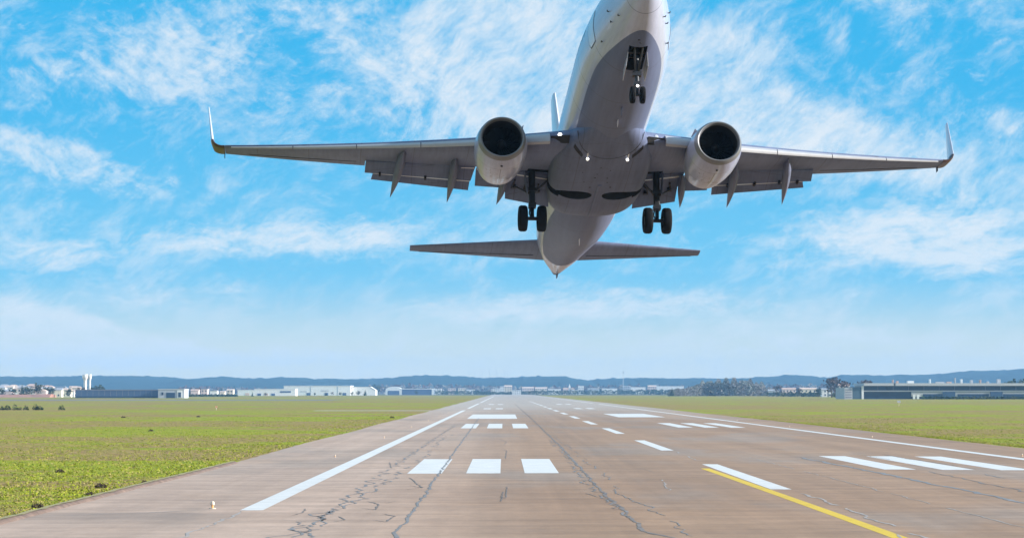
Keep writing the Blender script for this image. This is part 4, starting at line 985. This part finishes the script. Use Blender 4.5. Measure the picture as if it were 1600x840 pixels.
wood('copse', [(1043,613,2500),(1052,606,2500),(1066,607,2520),(1082,602,2560),(1100,596,2600),(1125,593,2600),(1150,593,2600),(1180,595,2620),(1200,603,2640),(1212,610,2640)], 4, [M_HAZEW, mat('grey_green_leaf', (.17,.175,.15), .9, var=.1, vscale=.3)], 34000, 60, .4)
wood('woodland', [(280,604,4700),(330,603,4700),(420,606,4800),(560,604,4800),(620,600,4900),(700,600,5000),(760,602,5000),(830,604,4900),(880,603,4900),(960,601,5000),(1040,602,5000),(1200,600,4600),(1300,600,4300),(1330,602,4200)], 8, [M_PURW, M_HAZEW], 9000, 160)
wood('tree_line', [(680,610,3800),(740,610,3900),(770,612,3900),(800,612,3900),(840,609.5,3900),(900,609.5,3900),(960,609,3900),(1010,608.5,3800),(1050,608,3700)], 12, [M_LEAF[0], M_LEAF[1]], 5000, 60)
wood('hedge', [(1196,612.5,2400),(1250,612,2300),(1290,613.5,2200),(1320,614,2000)], 15, [M_LEAF[0], M_LEAF[1]], 1800, 20)
wood('hedge', [(290,615.5,2250),(340,616,2250),(372,616,2300)], 16, [M_LEAF[0], M_LEAF[1]], 1200, 20)
# separate trees: (px, top y, D, kind, wording)
sep = [(300,604,2600,0,'dark conifer right of the pale hall'),(309,604.5,2600,2,'bare tree behind the pink block'),(347,604,2600,0,'dark conifer in front of the hill dip'),(357,613,2300,1,'bushy tree before the cream house'),(395,612,2300,0,'conifer at the left end of the depots'),(416,612.5,2500,1,'round tree before the low white depot'),(492,612.8,2700,1,'tree before the left part of the long warehouse'),(510,612,2700,0,'conifer before the middle of the long warehouse'),(519,611.8,2700,2,'bare tree before the middle of the long warehouse'),(532,612,2700,1,'dark tree before the right part of the long warehouse'),(551,611,2700,1,'broad tree left of the sloping hall'),(560,609.5,2700,1,'tree before the sloping hall'),(571,608,2700,0,'tall conifer before the sloping hall'),(585,600,4200,1,'tree on the slope right of the white halls'),(592,601,4200,1,'small tree left of the arched hangar'),(651,609.5,3500,1,'tree right of the arched hangar'),(1050,605,2450,0,'dark conifer at the left end of the copse'),
       (1213,601,2300,2,'thin bare tree right of the copse'),(1246,606,2200,2,'bare tree left of the white cottages'),(1278,604,2100,1,'green tree left of the white twin cottage'),(1299,588,1950,2,'tall bare brown tree left of the terminal'),(1305,590,1940,2,'bare brown tree close to the terminal end'),(1310,599,1900,0,'dark conifer beside the terminal end'),(1322,594,1700,2,'bare tree behind the terminal gable'),(1346,593,1720,2,'bare tree rising over the terminal roof end'),(1354,594,1720,2,'second bare tree rising over the terminal roof end'),(1583,591,1750,1,'round dark tree above the terminal roof, left of a pair'),(1592,591,1750,1,'round dark tree above the terminal roof, right of a pair')]
for px, y, D, k, lb in sep: tree(px, D, hgt(y, D), k, lb, 'single trees beyond the airfield', 1.0 if k else 1.1)
# white cottages right of the copse
for (px, D, w_, h_, wc, rc, lb) in ((1288,2150,6,6.5,0,2,'small white cottage, left of the white twin'),(1295.5,2150,4.5,6.5,0,2,'small white cottage, right of the white twin'),(1262,2400,16,7,1,1,'cream long house behind the green field strip'),(1232,2500,14,7,2,0,'pink long house right of the copse'),(1208,2500,11,5.5,3,2,'grey shed right of the copse'),(1318,1900,8,9,1,0,'cream house behind the terminal end')):
    house(px, D, w_, h_, wc, rc, lb, None, 'gable', 8, 'house')
# terminal building, far right
D = 1510; x0, x1 = lat(1319, D), lat(1790, D)
t = empty('terminal', (x0, D, 0), 0, 'long terminal building with pale flat roof and dark blue glazing bands, at the right edge', 'building')
L = x1-x0; H = hgt(598.5, D); X = lambda px: lat(px, D)-x0
m = MB(); m.box((X(1331.5)/2,20,H*.36),(X(1331.5),40,H*.72)); m.build('end_block', M_LGREY, t, False)
for i in range(4): m = MB(); m.box((X(1331.5)/2,-.08,H*(.12+.16*i)),(X(1331.5)*.8,.16,.45)); m.build('louvre', M_COPE, t, False)
m = MB(); m.box((X(1338.7),19.9,H*.38),(X(1346)-X(1331.7),39.8,H*.76)); m.build('blue_block', mat('cladding_teal', (.06,.11,.15), .5, var=.1, vscale=.2), t, False)
m = MB(); m.box(((X(1350)+L)/2,22,H*.42),(L-X(1350),40,H*.84)); m.build('wall', M_DBLUE, t, False)
m = MB(); m.box(((X(1350)+L)/2,20.5,H*.93),(L-X(1350)+.8,44,H*.17)); m.build('roof', M_LGREY, t, False)
m = MB(); m.box((X(1397),1.0,H*.93),(.9,5,H*.19)); m.build('roof_joint', M_COPE, t, False)
m = MB(); m.box(((X(1349)+L)/2,1.2,H*.515),(L-X(1349),2.0,H*.075)); m.build('canopy_band', M_LGREY, t, False)
m = MB(); m.box((X(1347.5),.3,H*.42),(X(1349.4)-X(1346),1.0,H*.84)); m.build('white_pier', M_CLW, t, False)
for px in range(1372, 1780, 24):
    m = MB(); m.box((X(px),1.9,H*.69),(.22,.25,H*.29)); m.build('mullion', M_COPE, t, False)
m = MB(); m.box(((X(1424)+L)/2,1.4,H*.30),(L-X(1424),1.4,H*.30)); m.build('entrance_fascia', M_LGREY, t, False)
for a, b in ((1442,1472),(1496,1545),(1567,1600),(1620,1660),(1690,1740)):
    m = MB(); m.box(((X(a)+X(b))/2,.62,H*.2),(X(b)-X(a),.25,H*.26)); m.build('glass_front', M_DBLUE, t, False)
for a, b in ((1472.5,1492),(1547,1566),(1664,1686)):
    m = MB(); m.box(((X(a)+X(b))/2,.3,H*.28),(X(b)-X(a),1.4,H*.36)); m.build('blue_porch', mat('porch_blue', (.03,.07,.14), .4) if 'porch_blue' not in MATS else MATS['porch_blue'], t, False)
for a in (1428, 1434): m = MB(); m.box((X(a),.55,H*.14),(1.5,.3,H*.26)); m.build('door', M_CLW, t, False)
for px, hh_, w_ in ((1405,2.2,.7),(1412,1.4,1.2),(1433,1.5,4),(1464,2.6,.8),(1480,.9,5),(1494,1.0,3),(1504,3.4,.5),(1514,2.6,.9),(1530,2.0,1.3),(1544,2.2,.8),(1556,1.2,1.0),(1573,2.6,2)):
    m = MB(); m.box((X(px), 26, H*1.015+hh_/2), (w_, 4, hh_)); m.build('roof_plant', random.choice([M_CLW, M_LGREY, R_COL[0]]), t, False)
wood('hedge', [(1440,620.5,1480),(1520,619.5,1480),(1600,620,1480),(1700,620,1480)], 21, [M_LEAF[1], M_LEAF[0]], 1500, 8)
# masts on and before the hills
for i, (px, y0, y1, D, lb) in enumerate(((733,579,590,6900,'first'),(742,578,590,6900,'second'),(753,576,590,6900,'third'),(765,575,590,6900,'fourth'),(776,578,590,6900,'fifth'),(788,576,590,6900,'sixth'),(793,577,590,6900,'seventh'))):
    zt_ = hgt(y0, D); t = empty('lattice_mast', (lat(px, D), D, 0), 0, f'thin lattice mast on the skyline above the runway, {lb} from the left in its row', 'mast', 'masts on the skyline')
    m = MB(); m.tube([(-.7,0,20),(0,0,zt_)], [.45,.16], 4); m.tube([(.7,0,20),(0,0,zt_)], [.45,.16], 4); m.build('leg', R_COL[2], t, False)
    m = MB(); m.box((0,0,zt_-4),(6,.4,.4)); m.box((0,0,zt_-8),(7.5,.4,.4)); m.build('cross_arm', R_COL[2], t, False)
t = empty('radio_mast', (lat(973.5,5000), 5000, 0), 0, 'single slim radio mast standing before the hill right of the runway', 'mast')
m = MB(); m.tube([(0,0,0),(0,0,hgt(577,5000))], [.9,.3], 5); m.build('pole', R_COL[2], t, False)
m = MB(); m.box((0,0,hgt(577,5000)-6),(2.4,.5,3)); m.build('antenna_panel', R_COL[2], t, False)
tree(886, 6800, 36, 1, 'big tree standing alone on the ridge right of the runway end', 'single trees beyond the airfield'); 

# ------------------------------------------------------------------ small things on the airfield
M_AMBER = mat('lamp_glass_amber', (.75,.38,.14), .25); M_WHITEP = mat('lamp_cap_white', (.62,.50,.38), .4)
def edge_light():
    t = empty('runway_edge_light', (0,0,0))
    m = MB(); m.lathe([(0,.13),(.03,.13),(.045,.05)], 'Z', (0,0,.0), 16); m.build('base_plate', M_WHITEP, t)
    m = MB(); m.lathe([(.04,.045),(.13,.045),(.15,.075)], 'Z', (0,0,0), 14); m.build('stem', M_AMBER, t)
    m = MB(); m.lathe([(.15,.075),(.20,.085),(.26,.07),(.30,.03),(.305,.001)], 'Z', (0,0,0), 14); m.build('lamp_dome', M_WHITEP, t)
    return t
el0 = edge_light(); spots = [(-11.35, 95.2)] + [(-11.75, 170+70*i) for i in range(6)] + [(36.6, 172+70*i) for i in range(6)]
for i, (x, y) in enumerate(spots):
    o = el0 if i == 0 else copy_tree(el0); o.location = (x, y, .03)
    if i: o.scale = (.6, .6, .6)
    side = 'left' if x < 0 else 'right'; k = i if i < 7 else i-7
    tag(o, 'nearest amber runway light with white cap, beside the start of the left edge line' if i == 0 else f'small runway light outside the {side} edge line, {ORD[k]} one {"beyond the nearest" if x<0 else "from the front"}', 'runway light', 'lights along the runway edges')
def marker(px, py, h, mt, label):
    D = depth(py); t = empty('marker_post', (lat(px, D), D, 0), 0, label, 'marker post')
    m = MB(); m.tube([(0,0,0),(0,0,h*.6)], .06, 8); m.build('post', M_WHITEP, t)
    m = MB(); m.box((0,0,h*.8),(h*.55,.08,h*.4)); m.build('board', mt, t, False)
marker(339, 640, 1.0, mat('marker_orange', (.7,.33,.2), .6), 'small orange and white marker standing in the left grass')
marker(1404, 634, 1.8, M_LGREY, 'pale marker post standing in the right grass before the terminal')
def bush(px, py, w, h, k, nm, label, cat, group):
    D = depth(py); t = empty(nm, (lat(px, D), D, 0), random.random()*6, label, cat, group); rng = random.Random(int(px)); vs = []; fs = []
    for i in range(150):
        a = rng.random()*6.283; r = math.sqrt(rng.random()); c = Vector((r*math.cos(a)*w/2, r*math.sin(a)*w/2, h*rng.random()*(1-r*r*.7))); s_ = w*.075; e = Euler((rng.uniform(-1.2,1.2), rng.uniform(-1,1), a)).to_matrix(); b = len(vs)
        for q in ((-1,-.6,0),(1,-.7,.2),(.2,1.1,0)): vs.append(tuple(c + e @ (Vector(q)*s_)))
        fs.append((b,b+1,b+2))
    new_obj('foliage', vs, fs, M_LEAF[k], t, False)
    m = MB(); m.tube([(0,0,-.05),(.02*w,0,h*.55)], [w*.04,w*.015], 5); m.build('stem', M_BARK, t)
for i, (px, w_) in enumerate(((4,1.6),(13,2.0),(25,1.4),(32,1.2),(42,1.5),(57,1.6),(63,2.2),(98,1.7))):
    bush(px, 640, w_, 1.0+.3*(i % 3), 0, 'dark_bush', f'low dark bush in the left grass, {ORD[i]} from the left in the row', 'bush', 'dark bushes in the left grass')
for (px, py, w_, lb) in ((160,761,.6,'largest dark weed clump near the kerb'),(144,772,.4,'flat dark weed clump left of the largest one'),(62,792,.5,'dark weed clump nearest the lower left corner'),(228,753,.35,'weed clump beside the upper part of the kerb'),(242,752,.3,'small weed clump touching the kerb grass'),(237,673,.6,'weed clump in the far brown grass'),(96,737,.5,'pale weed clump in the middle of the left grass'),(311,651,.7,'dark weed clump below the orange marker'),(194,652,.8,'dark weed clump left of the orange marker'),(613,652.5,.8,'dark clump by the runway edge near the taxiway'),(277,745,.45,'weed clump on the end of the kerb')):
    bush(px, py, w_, w_*.42, 2, 'weed_clump', lb, 'weed', 'weed clumps in the left grass')

# ------------------------------------------------------------------ air
hz = bpy.data.materials.new('haze_air'); hz.use_nodes = True; N = NT(hz.node_tree); N.n.clear()
o_ = N.node('ShaderNodeOutputMaterial'); v_ = N.node('ShaderNodeVolumePrincipled')
v_.inputs['Color'].default_value = (.30, .59, .95, 1); v_.inputs['Density'].default_value = 8.8e-5; v_.inputs['Anisotropy'].default_value = 0.0
N.link(v_.outputs[0], o_.inputs['Volume'])
m = MB(); m.box((0, 4425, 59.5), (8800, 9250, 121)); hb = m.build('haze', hz, None, False); tag(hb, kind='stuff')
